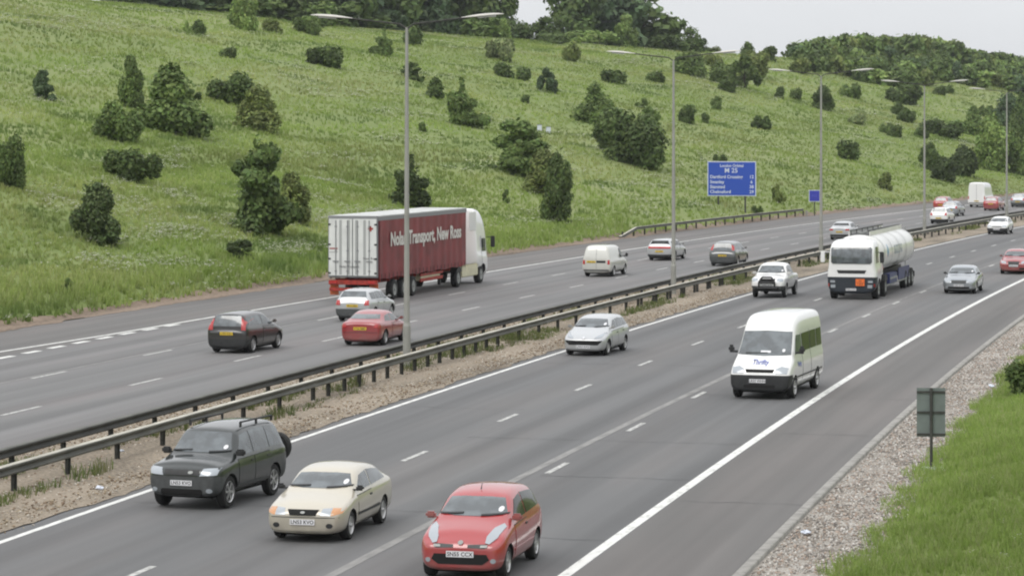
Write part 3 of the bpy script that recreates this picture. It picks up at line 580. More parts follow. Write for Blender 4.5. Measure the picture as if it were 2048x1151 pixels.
B = [  # picture x, base y, width, height (pixels of the photo), shape, tone, what sets it apart
 (14, 374, 66, 98, 'round', 'dark', 'dark rounded bush cut off by the left edge of the photo'),
 (190, 486, 84, 116, 'egg', 'black', 'dense dark egg-shaped bush low on the slope, upper left of the black hatchback'),
 (262, 362, 88, 60, 'wide', 'dark', 'low dark bush standing alone above the egg-shaped dark bush'),
 (232, 281, 82, 72, 'wide', 'mid', 'broad low bush at the left foot of the tall pyramid-shaped tree'),
 (262, 214, 46, 102, 'egg', 'mid', 'narrow upright tree just behind the broad pyramid-shaped tree'),
 (336, 262, 124, 132, 'cone', 'mid', 'largest pyramid-shaped tree on the left part of the slope'),
 (384, 202, 32, 24, 'sparse', 'dark', 'small thin bush at the right shoulder of the largest pyramid-shaped tree'),
 (88, 196, 40, 56, 'ragged', 'blue', 'small ragged upright bush alone at upper left'),
 (468, 208, 86, 60, 'wide', 'dark', 'broad dark bush directly behind a rounded bright-topped bush'),
 (518, 260, 82, 86, 'cone', 'olive', 'dense cone-shaped bush right of and below a broad dark bush'),
 (520, 466, 126, 174, 'ragged', 'dark', 'tallest ragged tree on the slope, left of the red lorry'),
 (580, 442, 66, 96, 'egg', 'olive', 'olive-green bush touching the right side of the tallest ragged tree'),
 (480, 522, 46, 38, 'sparse', 'black', 'small almost black bush low on the slope left of the lorry doors'),
 (648, 131, 66, 38, 'wide', 'dark', 'low wide dark bush below the left head of the nearest street lamp'),
 (456, 115, 30, 20, 'wide', 'mid', 'tiny round bush between the hill crest and the broad dark bush'),
 (398, 70, 22, 30, 'egg', 'dark', 'tiny upright dark bush near the crest, upper left'),
 (375, 67, 15, 26, 'sparse', 'light', 'tiny pale bush just left of an upright dark one near the crest'),
 (487, 58, 46, 84, 'egg', 'light', 'tall light green tree on the crest against the dark wood, upper left'),
 (543, 66, 32, 30, 'round', 'olive', 'round green bush on the crest right of the tall light green tree'),
 (617, 67, 50, 34, 'wide', 'mid', 'broad bush on the crest at the left head of the nearest street lamp'),
 (760, 110, 40, 42, 'ragged', 'mid', 'small windswept bush left of the nearest lamp column, near the crest'),
 (826, 90, 34, 36, 'round', 'dark', 'dark round bush right beside the top of the nearest lamp column'),
 (824, 159, 36, 32, 'ragged', 'dark', 'dark bush crossed by the nearest lamp column below its top'),
 (868, 197, 32, 40, 'egg', 'dark', 'small dark egg-shaped bush right of the nearest lamp column'),
 (932, 251, 74, 74, 'ragged', 'mid', 'spreading bush with branch tips, midway between the two nearest lamps'),
 (845, 263, 14, 18, 'egg', 'mid', 'tiny bush to the right of the nearest lamp column'),
 (818, 414, 80, 80, 'ragged', 'black', 'dark bush behind the nearest lamp column just above the lorry roof'),
 (1007, 153, 32, 28, 'round', 'dark', 'left of two small dark round bushes in a pair below the crest'),
 (1047, 161, 28, 26, 'round', 'dark', 'right of two small dark round bushes in a pair below the crest'),
 (1095, 184, 40, 48, 'sparse', 'blue', 'thin open bush between the pair of round bushes and a large one'),
 (1000, 119, 50, 42, 'wide', 'pale', 'pale grey-green bush just below the crest, left of the gap in the trees'),
 (1143, 122, 32, 38, 'round', 'olive', 'rounded olive bush just below the crest under the oak'),
 (1050, 206, 16, 16, 'round', 'dark', 'tiny dark bush below the pair of round bushes'),
 (1034, 348, 98, 106, 'ragged', 'mid', 'layered spreading tree at the upper left end of a line of three'),
 (1086, 388, 72, 88, 'egg', 'olive', 'middle tree in a line of three running down the slope'),
 (1113, 442, 56, 132, 'egg', 'dark', 'tall dark column-shaped bush, lowest in a line of three'),
 (1012, 406, 14, 26, 'sparse', 'mid', 'tiny upright weed left of the tall dark column-shaped bush'),
 (1192, 247, 80, 78, 'cone', 'mid', 'cone-shaped tree, uppermost of a large dark clump'),
 (1226, 302, 62, 82, 'egg', 'dark', 'dark tree in the middle of the large clump left of the second lamp'),
 (1270, 330, 108, 108, 'round', 'dark', 'broad dark tree, lowest and largest of the clump left of the second lamp'),
 (1302, 256, 30, 42, 'egg', 'mid', 'small tree sticking up at the right of the large dark clump'),
 (1283, 216, 22, 20, 'sparse', 'mid', 'tiny thin bush above the large dark clump'),
 (1228, 167, 46, 26, 'wide', 'dark', 'low oval bush under the left head of the second lamp'),
 (1310, 163, 36, 20, 'wide', 'mid', 'low oval bush left of the top of the second lamp column'),
 (1374, 246, 30, 36, 'round', 'dark', 'small dark bush right of the second lamp column'),
 (1380, 151, 56, 46, 'round', 'mid', 'rounded bush at the right of the second lamp column top'),
 (1411, 245, 14, 20, 'egg', 'dark', 'tiny dark bush right of the small dark one by the second lamp column'),
 (1432, 219, 20, 26, 'egg', 'mid', 'tiny upright bush above the big blue sign'),
 (1430, 133, 34, 24, 'wide', 'olive', 'small bush at the upper left end of the loose group above the blue sign'),
 (1446, 168, 52, 42, 'round', 'mid', 'left bush of the loose group high above the blue sign'),
 (1456, 183, 30, 28, 'round', 'dark', 'small lower bush of the loose group high above the blue sign'),
 (1490, 177, 60, 66, 'sparse', 'mid', 'round-headed little tree on a visible stem, right in the loose group'),
 (1508, 150, 50, 48, 'round', 'olive', 'top bush of the loose group near the right-hand crest'),
 (1538, 122, 30, 30, 'egg', 'dark', 'dark upright bush on the bare crest left of the far wood'),
 (1523, 258, 36, 26, 'wide', 'dark', 'low dark bush between the blue sign and the loose group'),
 (1560, 197, 18, 24, 'egg', 'dark', 'small upright bush left of the third lamp column'),
 (1592, 199, 22, 22, 'round', 'mid', 'small round bush nearest the left of the third lamp column'),
 (1649, 219, 38, 48, 'egg', 'dark', 'dark bush crossed by the third lamp column'),
 (1703, 195, 38, 28, 'wide', 'mid', 'low bush right of the third lamp below its right head'),
 (1715, 249, 32, 22, 'wide', 'pale', 'pale low bush right of the dark one at the third lamp'),
 (1810, 207, 58, 36, 'wide', 'dark', 'broad dark bush just below the edge of the far wood'),
 (1796, 229, 22, 24, 'round', 'dark', 'small round bush, upper of a pair left of the fourth lamp'),
 (1813, 244, 32, 28, 'wide', 'dark', 'slightly larger bush, lower of a pair left of the fourth lamp'),
 (1774, 266, 26, 20, 'wide', 'mid', 'left one of two low bushes touching each other, above the lone dark bush'),
 (1790, 273, 28, 22, 'wide', 'mid', 'right one of two low bushes touching each other, above the lone dark bush'),
 (1697, 319, 38, 38, 'round', 'dark', 'lone dark round bush on the open slope right of the third lamp'),
 (1843, 275, 26, 20, 'wide', 'dark', 'small dark bush just left of the fourth lamp column'),
 (1892, 274, 70, 34, 'wide', 'dark', 'long low dark hedge right of the fourth lamp column'),
 (1950, 270, 48, 58, 'cone', 'mid', 'pointed tree at the right end of the long low hedge'),
 (1862, 340, 38, 52, 'egg', 'dark', 'dark bush behind the fourth lamp column, left of three'),
 (1888, 361, 44, 46, 'round', 'black', 'almost black round bush, lowest of three beside the fourth lamp'),
 (1930, 352, 48, 60, 'round', 'black', 'almost black round bush, right one of three beside the fourth lamp'),
 (1985, 338, 58, 104, 'egg', 'light', 'tall pale green tree left of the farthest lamp column'),
 (2030, 345, 50, 100, 'egg', 'mid', 'leafy tree at the right edge behind the farthest lamp column'),
 (1770, 379, 26, 34, 'egg', 'olive', 'small light bush low on the slope between third and fourth lamps'),
 (1973, 233, 26, 22, 'wide', 'mid', 'small bush under the head of the farthest lamp'),
 (2012, 252, 44, 66, 'egg', 'blue', 'dark tree behind the upper part of the farthest lamp column'),
 (2042, 268, 40, 80, 'cone', 'dark', 'dark tree cut off by the right edge above the pale green tree'),
 (1440, 326, 24, 16, 'wide', 'dark', 'tiny dark bush just above the top edge of the big blue sign'),
 (1558, 406, 24, 36, 'sparse', 'olive', 'thin weedy shrub between the two blue signs'),
 (1514, 428, 22, 15, 'wide', 'mid', 'small tuft of weeds behind the verge barrier, right of the big sign post'),
 (1600, 146, 36, 30, 'round', 'olive', 'olive bush under the left head of the third lamp'),
 (1880, 190, 24, 18, 'round', 'mid', 'small bush below the far wood, right of the fourth lamp heads'),
 (1898, 187, 20, 16, 'round', 'dark', 'small dark bush between the heads of the fourth lamp'),
 (130, 586, 26, 26, 'sparse', 'mid', 'clump of taller weeds at the foot of the slope, lower left'),
]
for b in B: bush_px(*b)
x, y = 15.25, 88.0
plant('bush', 'bush', 'dark bush at the right edge of the photo on the near verge above the grass', x + .75, y, hz(x, y) - .1, 1.25, 1.25, 'round', 'dark', 1, 4000, .05)

# row of big trees along the hill crest
def crest_y(px):
    best = None
    for y in np.arange(300, 900, 4.0):
        x = (px - 1024) * y / FPX; s, o = inv(x, y)
        if o > TOE - 40: continue
        e = (float(terrain(s, o)) - CAM_H) / y
        if best is None or e > best[0]: best = (e, y, x)
    return best
def crest_tree(px, wpx, toppx, kind, tone, label, back=8, group=None, name='tree', var=0, n=3000, lf=.05):
    e, y, x = crest_y(px); y += back; x = (px - 1024) * y / FPX; z = hz(x, y); top = CAM_H + (YH - toppx) * y / FPX
    plant(name, 'tree', label, x, y, z - .3, wpx * y / FPX, top - z + .3, kind, tone, var, n, lf, group)
for k in range(21):
    px = 250 + k * 33 + R.uniform(-8, 8); crest_tree(px, R.uniform(105, 150), R.uniform(-95, -40) - 10 * (k % 3), 'oak', ['black', 'dark', 'blue'][k % 3], 'tall dark broadleaf tree in the unbroken row along the hill crest above the red lorry', 10 + 14 * (k % 2), 'dark trees along the hill crest', var=k % 4)
for k in range(28):
    px = 235 + k * 28 + R.uniform(-6, 6); crest_tree(px, R.uniform(55, 90), R.uniform(-2, 22) + max(0, (px - 600)) * .06, 'round', ['dark', 'black', 'mid', 'blue'][k % 4], 'dark hedge bush filling the foot of the tree row along the hill crest', 3 + 3 * (k % 2), 'hedge bushes along the hill crest', name='hedge_bush', var=k % 3, n=2200, lf=.07)
crest_tree(985, 90, -25, 'oak', 'dark', 'tree with a sloping right side, last one before the gap of sky', 10, var=1)
crest_tree(1036, 60, 42, 'round', 'dark', 'smaller dark tree at the left edge of the gap of sky', 8, var=2)
crest_tree(1098, 56, 34, 'oak', 'dark', 'dark tree just right of the gap of sky on the crest', 10, var=2)
crest_tree(1148, 100, -30, 'oak', 'dark', 'left half of the big pair of trees standing on the crest above the second lamp', 14, var=0)
crest_tree(1215, 140, -38, 'oak', 'blue', 'middle tree of the big group on the crest above the second lamp', 18, var=3)
crest_tree(1285, 140, -22, 'oak', 'dark', 'right tree of the big group on the crest above the second lamp', 14, var=2)
crest_tree(1170, 90, 62, 'wide', 'light', 'light green bush at the foot of the big group of crest trees', 2, var=1, name='bush')
crest_tree(1252, 44, 28, 'egg', 'light', 'slim light green tree in front of the big group of crest trees', 2, var=1)
crest_tree(1100, 60, 66, 'round', 'mid', 'mid-green bush at the left foot of the big group of crest trees', 2, var=0, name='bush')
crest_tree(1215, 70, 72, 'round', 'dark', 'dark bush at the centre foot of the big group of crest trees', 1, var=2, name='bush')
crest_tree(1320, 66, 70, 'round', 'dark', 'dark bush at the right foot of the big group of crest trees', 3, var=0, name='bush')
crest_tree(1382, 66, 55, 'cone', 'dark', 'separate dark tree right of the big group on the crest', 5, var=0)
crest_tree(1350, 50, 84, 'round', 'mid', 'low bush between the big group and the separate dark tree on the crest', 2, var=1, name='bush')
crest_tree(1425, 36, 94, 'round', 'olive', 'brownish bush at the left end of the bare stretch of crest', 3, var=2, name='bush')
crest_tree(1497, 30, 84, 'cone', 'mid', 'small pointed bush alone on the bare stretch of crest', 1, var=2, name='bush')
crest_tree(1006, 26, 38, 'egg', 'light', 'slim yellow-green tree below the crest tree with the sloping side', 0, var=1)
crest_tree(925, 50, 50, 'round', 'olive', 'olive bush on the crest left of the slim yellow-green tree', 0, var=1, name='bush')
# far wood along the right-hand crest: separate front trees, then a mass
for k in range(33):
    px = 1610 + k * 14 + R.uniform(-5, 5); tl = float(np.interp(px, [1590, 1640, 1700, 1765, 1800, 1880, 1950, 2050], [88, 80, 72, 63, 70, 76, 98, 116])) + R.uniform(-4, 9)
    crest_tree(px, R.uniform(40, 64), tl, ['round', 'oak', 'egg'][k % 3], ['mid', 'olive', 'dark', 'light', 'mid'][k % 5], 'leafy green tree standing in the far wood along the right-hand crest', R.uniform(0, 20), 'trees of the far wood', var=k % 3, n=1600, lf=.075)
def wood(name, n, label, seed):
    rg = np.random.default_rng(seed); VV, FF, CC = [], [], []; b0 = 0
    srcs = [crown_mesh(k, 900 + q, 900, .085) for q, k in enumerate(('round', 'oak', 'egg', 'wide'))]
    for j in range(n):
        px = 1605 + 470 * rg.random() ** .9; lo = np.interp(px, [1575, 1640, 1700, 1790, 1850, 1930, 2048], [128, 150, 158, 176, 172, 176, 196]); py = 112 + (lo - 112) * rg.random() ** .7
        x, y = hit_px(px, py); y = min(y, 700) + rg.uniform(-4, 8); x = (px - 1024) * y / FPX; z = hz(x, y) - .3
        V, Fc, C = srcs[rg.integers(0, 4)]; wd = rg.uniform(3.0, 5.5); ht = rg.uniform(2.6, 4.6); a = rg.random() * 6.28
        vx = (V[:, 0] * math.cos(a) - V[:, 1] * math.sin(a)) * wd + x; vy = (V[:, 0] * math.sin(a) + V[:, 1] * math.cos(a)) * wd + y
        VV.append(np.stack([vx, vy, V[:, 2] * ht + z], -1)); FF.append(Fc + b0); b0 += len(V); tc = np.array(TONE[['mid', 'dark', 'olive', 'mid', 'light', 'dark', 'blue'][rg.integers(0, 7)]] + (1,))
        CC.append(C * tc[None])
    o = mesh_obj(name, np.concatenate(VV), np.concatenate(FF), M['leaf'], None, False, None, np.concatenate(CC)); o.color = (1, 1, 1, 1); return tag(o, label, 'woodland', None, 'stuff')
wood('woodland', 130, 'mass of mixed green scrub and woodland covering the upper slope at the right', 5)

# ------------------------------------------------------------------ vehicles
def cage(stations):
    """stations front to rear: (x, half width, bottom, belt, top, top half width[, top crown])"""
    bm = bmesh.new(); rows = []
    for st in stations:
        x, wd, zb, zt, zr, wt = st[:6]; cr = st[6] if len(st) > 6 else .03
        pts = [(0, zb), (.72 * wd, zb), (.96 * wd, zb + .09 * (zt - zb) + .02), (wd, zb + .52 * (zt - zb)), (.985 * wd, zb + .86 * (zt - zb)), (.93 * wd, zt), (wt, max(zr - .06, zt + .2 * (zr - zt))), (.72 * wt, zr), (0, zr + cr)]
        Lr = [bm.verts.new((x, y, z)) for y, z in pts]; Rr = [Lr[0]] + [bm.verts.new((x, -y, z)) for y, z in pts[1:-1]] + [Lr[-1]]
        rows.append((Lr, Rr))
    for (L0, R0), (L1, R1) in zip(rows, rows[1:]):
        for j in range(8):
            bm.faces.new((L0[j], L0[j + 1], L1[j + 1], L1[j])); bm.faces.new((R0[j + 1], R0[j], R1[j], R1[j + 1]))
    for (Lr, Rr), fl in ((rows[0], 0), (rows[-1], 1)):
        fs = [(Lr[0], Rr[1], Lr[1])] + [(Lr[j], Rr[j], Rr[j + 1], Lr[j + 1]) for j in range(1, 7)] + [(Lr[7], Rr[7], Lr[8])]
        for f in fs: bm.faces.new(f if not fl else f[::-1])
    bmesh.ops.recalc_face_normals(bm, faces=bm.faces); return bm
def subdivide(bm, lv=2):
    me = bpy.data.meshes.new('t'); bm.to_mesh(me); bm.free(); o = bpy.data.objects.new('t', me); COL.objects.link(o)
    md = o.modifiers.new('s', 'SUBSURF'); md.levels = lv; md.render_levels = lv
    dg = bpy.context.evaluated_depsgraph_get(); dg.update(); r = bpy.data.meshes.new_from_object(o.evaluated_get(dg)); bpy.data.objects.remove(o); bpy.data.meshes.remove(me)
    b = bmesh.new(); b.from_mesh(r); bpy.data.meshes.remove(r); return b
def cut_arches(bm, wheels, r, W, depth=.34):
    """boolean real wheel arches out of the body; returns bm with faces of the wells in material slot 1"""
    me = bpy.data.meshes.new('t'); bm.to_mesh(me); bm.free(); o = bpy.data.objects.new('t', me); COL.objects.link(o)
    c = bmesh.new()
    for x in wheels:
        for s_ in (-1, 1): add_cyl(c, (x, s_ * (W / 2 - depth), r * .97), (x, s_ * (W / 2 + .3), r * .97), r + .055, n=28)
    bmesh.ops.recalc_face_normals(c, faces=c.faces); cme = bpy.data.meshes.new('c'); c.to_mesh(cme); c.free(); co = bpy.data.objects.new('c', cme); COL.objects.link(co)
    md = o.modifiers.new('b', 'BOOLEAN'); md.operation = 'DIFFERENCE'; md.object = co; md.solver = 'EXACT'
    dg = bpy.context.evaluated_depsgraph_get(); dg.update(); rm = bpy.data.meshes.new_from_object(o.evaluated_get(dg))
    for q in (o, co): bpy.data.objects.remove(q)
    b = bmesh.new(); b.from_mesh(rm); bpy.data.meshes.remove(rm); b.normal_update()
    for f in b.faces:
        ce = f.calc_center_median()
        for x in wheels:
            d = math.hypot(ce.x - x, ce.z - r * .97)
            if d < r + .058 and (abs(abs(ce.y) - (W / 2 - depth)) < .004 or (abs(f.normal.y) < .3 and abs(ce.y) > W / 2 - depth - .01 and d > r)): f.material_index = 1
    return b
class Shell:
    """a closed body with patches (windows, lamps, grilles) laid on it as raised panels"""
    def __init__(self, bm): self.bvh = BVHTree.FromBMesh(bm)
    def cast(self, a, b, side):
        o, d = {'L': ((a, 5, b), (0, -1, 0)), 'R': ((a, -5, b), (0, 1, 0)), 'F': ((9, a, b), (-1, 0, 0)), 'B': ((-12, a, b), (1, 0, 0)), 'T': ((a, b, 6), (0, 0, -1))}[side]
        return self.bvh.ray_cast(Vector(o), Vector(d)), Vector(d)
    def patch(self, name, poly, side, m, parent, off=.008, grid=.09, thick=.012, limit=.9):
        bm = bmesh.new(); vs = [bm.verts.new((p[0], p[1], 0)) for p in poly]; bm.faces.new(vs)
        for ax in (0, 1):
            lo = min(p[ax] for p in poly); hi = max(p[ax] for p in poly); n = int((hi - lo) / grid)
            for k in range(1, n + 1):
                co = [0, 0, 0]; co[ax] = lo + (hi - lo) * k / (n + 1); no = [0, 0, 0]; no[ax] = 1
                bmesh.ops.bisect_plane(bm, geom=bm.verts[:] + bm.edges[:] + bm.faces[:], plane_co=co, plane_no=no)
        dead = []; dd = None
        for v in bm.verts:
            (loc, nor, idx, dist), d = self.cast(v.co.x, v.co.y, side); dd = d
            if loc is None: dead.append(v); continue
            n_ = nor if nor.dot(d) < 0 else -nor
            v.co = loc + n_ * off * .5 - d * off * .5
        if dead: bmesh.ops.delete(bm, geom=dead, context='VERTS')
        if not bm.faces: bm.free(); return None
        be = [e for e in bm.edges if e.is_boundary]
        if be and thick:
            r = bmesh.ops.extrude_edge_only(bm, edges=be)
            for v in [g for g in r['geom'] if isinstance(g, bmesh.types.BMVert)]: v.co += dd * thick
        bmesh.ops.recalc_face_normals(bm, faces=bm.faces)
        top = max(bm.faces, key=lambda f: f.calc_area())
        if top.normal.dot(dd) > 0: bmesh.ops.reverse_faces(bm, faces=bm.faces)
        return bm_obj(name, bm, m, parent, 35)
def rrect(x0, x1, z0, z1, r=.03): return [(x0 + r, z0), (x1 - r, z0), (x1, z0 + r), (x1, z1 - r), (x1 - r, z1), (x0 + r, z1), (x0, z1 - r), (x0, z0 + r)]
_wm = {}
def wheel_meshes(r, wdt, spokes, rimf=.66, rm='alloy'):
    key = (round(r, 3), wdt, spokes, rm)
    if key in _wm: return _wm[key]
    def lathe(prof, n=32):
        bm = bmesh.new(); rr = [[bm.verts.new((q * math.cos(a), y, q * math.sin(a))) for a in np.linspace(0, 2 * math.pi, n, endpoint=False)] for y, q in prof]
        for a_, b_ in zip(rr, rr[1:]):
            for j in range(n): bm.faces.new((a_[j], a_[(j + 1) % n], b_[(j + 1) % n], b_[j]))
        return bm
    h = wdt / 2; rim = r * rimf
    bm = lathe([(h - .03, rim * .98), (h, rim + .01), (h - .005, r * .93), (h - .03, r * .99), (h - .06, r), (-h + .06, r), (-h + .03, r * .99), (-h, r * .9), (-h, rim), (-h + .02, rim * .5), (-h + .02, .01)]); bmesh.ops.recalc_face_normals(bm, faces=bm.faces)
    o = bm_obj('t', bm, M['rubber'], None, 40); ty = o.data; bpy.data.objects.remove(o)
    bm = lathe([(h - .012, rim), (h - .002, rim * .97), (h - .02, rim * .9), (h - .07, rim * .86)])
    if spokes:
        for k in range(spokes):
            a = 2 * math.pi * k / spokes; add_box(bm, (rim * .5 * math.cos(a), h - .03, rim * .5 * math.sin(a)), (rim * .92, .022, rim * (.20 if spokes < 9 else .12)), Matrix.Rotation(-a, 4, 'Y'))
        add_cyl(bm, (0, h - .05, 0), (0, h - .008, 0), rim * .2, n=12)
    else:
        bm2 = None; add_cyl(bm, (0, h - .05, 0), (0, h - .03, 0), rim * .9, n=24); add_cyl(bm, (0, h - .05, 0), (0, h + .02, 0), rim * .28, rim * .2, n=12)
    bmesh.ops.recalc_face_normals(bm, faces=bm.faces); o = bm_obj('t', bm, M[rm], None, 30); ri = o.data; bpy.data.objects.remove(o)
    bm = bmesh.new(); add_cyl(bm, (0, h - .09, 0), (0, h - .07, 0), rim * .9, n=20); o = bm_obj('t', bm, M['well'], None); di = o.data; bpy.data.objects.remove(o)
    _wm[key] = (ty, ri, di); return _wm[key]
def add_wheel(t, x, y, r, wdt=.2, spokes=6, rm='alloy', rimf=.66):
    ty, ri, di = wheel_meshes(r, wdt, spokes, rimf, rm); w_ = link(bpy.data.objects.new('wheel', ty), t); w_.location = (x, y, r); w_.rotation_euler = (0, R.random() * 3, 0 if y > 0 else math.pi)
    link(bpy.data.objects.new('rim', ri), w_)
    if spokes: link(bpy.data.objects.new('brake_disc', di), w_)
    return w_
def plate(t, x, y, z, txt, m, facing=1, wd=.52, tilt=0.0, flip=False):
    e = box_obj('number_plate', (0, 0, 0), (.012, wd, .112), M[m], t); e.location = (x, y, z); e.rotation_euler = (0, tilt, 0)
    rot = Matrix(((0, 0, 1, 0), (1, 0, 0, 0), (0, 1, 0, 0), (0, 0, 0, 1))) if facing > 0 else Matrix(((0, 0, -1, 0), (-1, 0, 0, 0), (0, 1, 0, 0), (0, 0, 0, 1)))
    text_obj('plate_lettering', txt, .105, M['ink'], e, Matrix.Translation((.007 * facing, 0, -.004)) @ rot, extrude=.001, bold=.002)
def mirror(t, x, y, z, m, s_, sc=1.0):
    bm = bmesh.new(); add_box(bm, (0, s_ * .10, .03), (.10 * sc, .17 * sc, .11 * sc), None, .035); add_box(bm, (0, s_ * .0, -.01), (.05, .16, .03)); o = bm_obj('wing_mirror', bm, m, t, 60); o.location = (x, y, z); return o
def wiper(t, sh, z0, W, m):
    for c in (-.28, .28): sh.patch('wiper', [(c * W - .28, z0 + .0), (c * W + .30, z0 + .035), (c * W + .30, z0 + .055), (c * W - .28, z0 + .025)], 'F', m, t, .03, .1, .02)

def place(t, px, py, fwd, dx_axle, yaw=0.0, scale=(1, 1, 1)):
    """stand the vehicle with the mid-point of its near axle on the road at a picture point; fwd=+1 drives away"""
    x, y = ground_px(px, py); s, o = inv(x, y); a = math.pi / 2 - heading(s) + yaw
    if fwd < 0: a += math.pi
    t.rotation_euler = (0, 0, a); t.scale = scale; t.location = (x - math.cos(a) * dx_axle * scale[0], y - math.sin(a) * dx_axle * scale[0], .006)

def car(kind, label, cat, pm, px, py, fwd, L=4.0, W=1.68, H=1.43, prof=None, wheels=None, r=.30, spokes=6, name='car', near='F', scale=(1, 1, 1), yaw=0.0, doors=3, plate_txt='LN53 KVO', opt={}, group=None):
    """prof keys: nose, hood, cowl, rs (roof start), rm, re (roof end), deck, tail as (x, z); belt heights bf, br"""
    t = empty(name); tag(t, label, cat, group); p = prof; w2 = W / 2; zb = opt.get('zb', .16)
    gt = opt.get('gt', .77) * w2; bf, br = p['bf'], p['br']; bx = lambda x: bf + (br - bf) * (p['cowl'][0] - x) / (p['cowl'][0] - p['deck'][0])
    nx, nz = p['nose']; hx, hz_ = p['hood']; cx, cz = p['cowl']; tx, tz = p['tail']; dx, dz = p['deck']
    st = [(nx, w2 * opt.get('nw', .74), zb + .10, nz * .80, nz * .86, w2 * .60, .0), (nx - .05, w2 * .86, zb + .02, nz * .94, nz, w2 * .72, .01), (nx - .22, w2 * .955, zb, (nz + hz_) / 2 - .06, (nz + hz_) / 2 - .0, w2 * .78, .02),
          (hx, w2 * .99, zb, hz_ - .07, hz_, w2 * .80, .03), ((hx + cx) / 2, w2, zb, (hz_ * .5 + cz * .5) - .08, (hz_ + cz) / 2, w2 * .80, .03), (cx + .10, w2, zb, bf - .02, cz - .02, w2 * .80, .03), (cx - .02, w2, zb, bf, cz + .035, w2 * .80, .03)]
    rx, rz = p['rs']
    st += [(cx - .5 * (cx - rx), w2, zb, bx((cx + rx) / 2), cz + .52 * (rz - cz), w2 * .80 + .5 * (gt - w2 * .8), .03), (rx + .06, w2, zb, bx(rx), rz - .02, gt, .03), (rx - .12, w2, zb, bx(rx - .1), rz + .022, gt, .03)]
    mx_, mz = p['rm']; ex, ez = p['re']
    st += [(mx_, w2, zb, bx(mx_), mz, gt, .03), (ex + .12, w2 * .99, zb, bx(ex), ez + .01, gt * .97, .03), (ex - .02, w2 * .985, zb, bx(ex), ez - .03, gt * .95, .02)]
    st += [(ex - .5 * (ex - dx), w2 * .975, zb, bx((ex + dx) / 2), dz + .5 * (ez - dz), gt * .95 + .5 * (w2 * .76 - gt * .95), .02), (dx, w2 * .955, zb, br, dz + .01, w2 * .78, .015)]
    if dx - tx > .25: st += [(dx - .10, w2 * .95, zb, br - .01, dz - .01, w2 * .77, .015), ((dx + tx) / 2, w2 * .93, zb, br - .02, (dz + tz) / 2, w2 * .76, .015)]
    st += [(tx + .07, w2 * .92, zb + .02, tz - .05, tz, w2 * .72, .01), (tx, w2 * .84, zb + .10, tz - .12, tz - .07, w2 * .64, .0)]
    bm = subdivide(cage(st)); sh = Shell(bm); bm = cut_arches(bm, wheels, r, W)
    trimz = opt.get('trim_z')
    parts = []
    if trimz:
        for co, no in (((0, 0, trimz), (0, 0, 1)), ((nx - .42, 0, 0), (1, 0, 0)), ((tx + .42, 0, 0), (1, 0, 0))): bmesh.ops.bisect_plane(bm, geom=bm.verts[:] + bm.edges[:] + bm.faces[:], plane_co=co, plane_no=no)
        for sel in (lambda c: c.z < trimz and c.x > nx - .42, lambda c: c.z < trimz and c.x < tx + .42):
            fs = [f for f in bm.faces if sel(f.calc_center_median())]
            b2 = bm.copy(); b2.faces.ensure_lookup_table(); keep = {f.index for f in fs}; bm.faces.index_update(); keep = {f.index for f in fs}
            bmesh.ops.delete(b2, geom=[f for f in b2.faces if f.index not in keep], context='FACES'); bmesh.ops.delete(bm, geom=fs, context='FACES')
            o_ = bm_obj('bumper', b2, M[opt.get('trim', 'gtrim')], t, 30); o_.data.materials.append(M['well'])
    body = bm_obj('body', bm, pm, t, 30); body.data.materials.append(M['well'])
    ux = (nx + tx) / 2; box_obj('underbody_shade_box', (ux, 0, zb + .04), (nx - tx - .7, W - .62, .16), M['well'], t)  # dark floor box added to deepen the shade beneath the car
    # glass
    gl = M[opt.get('glass', 'glass')]; zt = rz - .055; zw = cz + .05; wb, wt_ = w2 * .78, gt * .82
    ws = sh.patch('windscreen', [(-wb, zw + .03), (-wb * .5, zw), (wb * .5, zw), (wb, zw + .03), (wt_, zt - .02), (wt_ * .5, zt), (-wt_ * .5, zt), (-wt_, zt - .02)], 'F', gl, t)
    wiper(t, sh, zw + .0, W, M['trim'])
    if near == 'F':
        y0 = opt.get('disc', 1) * wb * .80; sh.patch('tax_disc', [(y0 + .05 * math.cos(a), zw + .11 + .045 * math.sin(a)) for a in np.linspace(0, 6.28, 10, endpoint=False)], 'F', M['plate_w'], ws or t, .014, .2, .004)
    zr0 = dz + opt.get('rw0', .07); zr1 = ez - .06
    if opt.get('rear_glass', True): sh.patch('rear_window', [(-wb * .93, zr0), (wb * .93, zr0), (wt_ * .95, zr1), (-wt_ * .95, zr1)], 'B', gl, t)
    # side windows
    fx0 = cx - .30; fr = rx - .06; zl = lambda x: bx(x) + .035; rt = lambda x: (np.interp(-x, [-rx, -mx_, -ex], [rz, mz, ez]) - .13)
    rb, rtop = dx + opt.get('q', .32), ex + .05; cuts = opt.get('cuts', [-.12]); xs = [fx0] + cuts + [rb]
    for s_, sd in ((1, 'L'), (-1, 'R')):
        for k in range(len(xs) - 1):
            a_, b_ = xs[k], xs[k + 1]; a_ -= .035 if k else 0; b_ += .035 if k < len(xs) - 2 else 0
            A = (a_, zl(a_)); Bb = (b_, zl(b_)); top = []
            hi_a = fr if k == 0 else a_; hi_b = rtop if k == len(xs) - 2 else b_
            if hi_b > hi_a - .1: hi_b = min(hi_b, hi_a - .12)
            poly = [A, (hi_a, rt(hi_a)), ((hi_a + hi_b) / 2, rt((hi_a + hi_b) / 2) + .005), (hi_b, rt(hi_b)), Bb]
            sh.patch('side_window', poly, sd, M[opt.get('sglass', opt.get('glass', 'glass'))], t)
        # doors: dark shut line with a body-coloured skin proud of it
        dr = [(cx - .18, cuts[0] + .0)] + ([(cuts[0] - .0, cuts[1] if len(cuts) > 1 else cuts[0] - .85)] if doors == 5 else [])
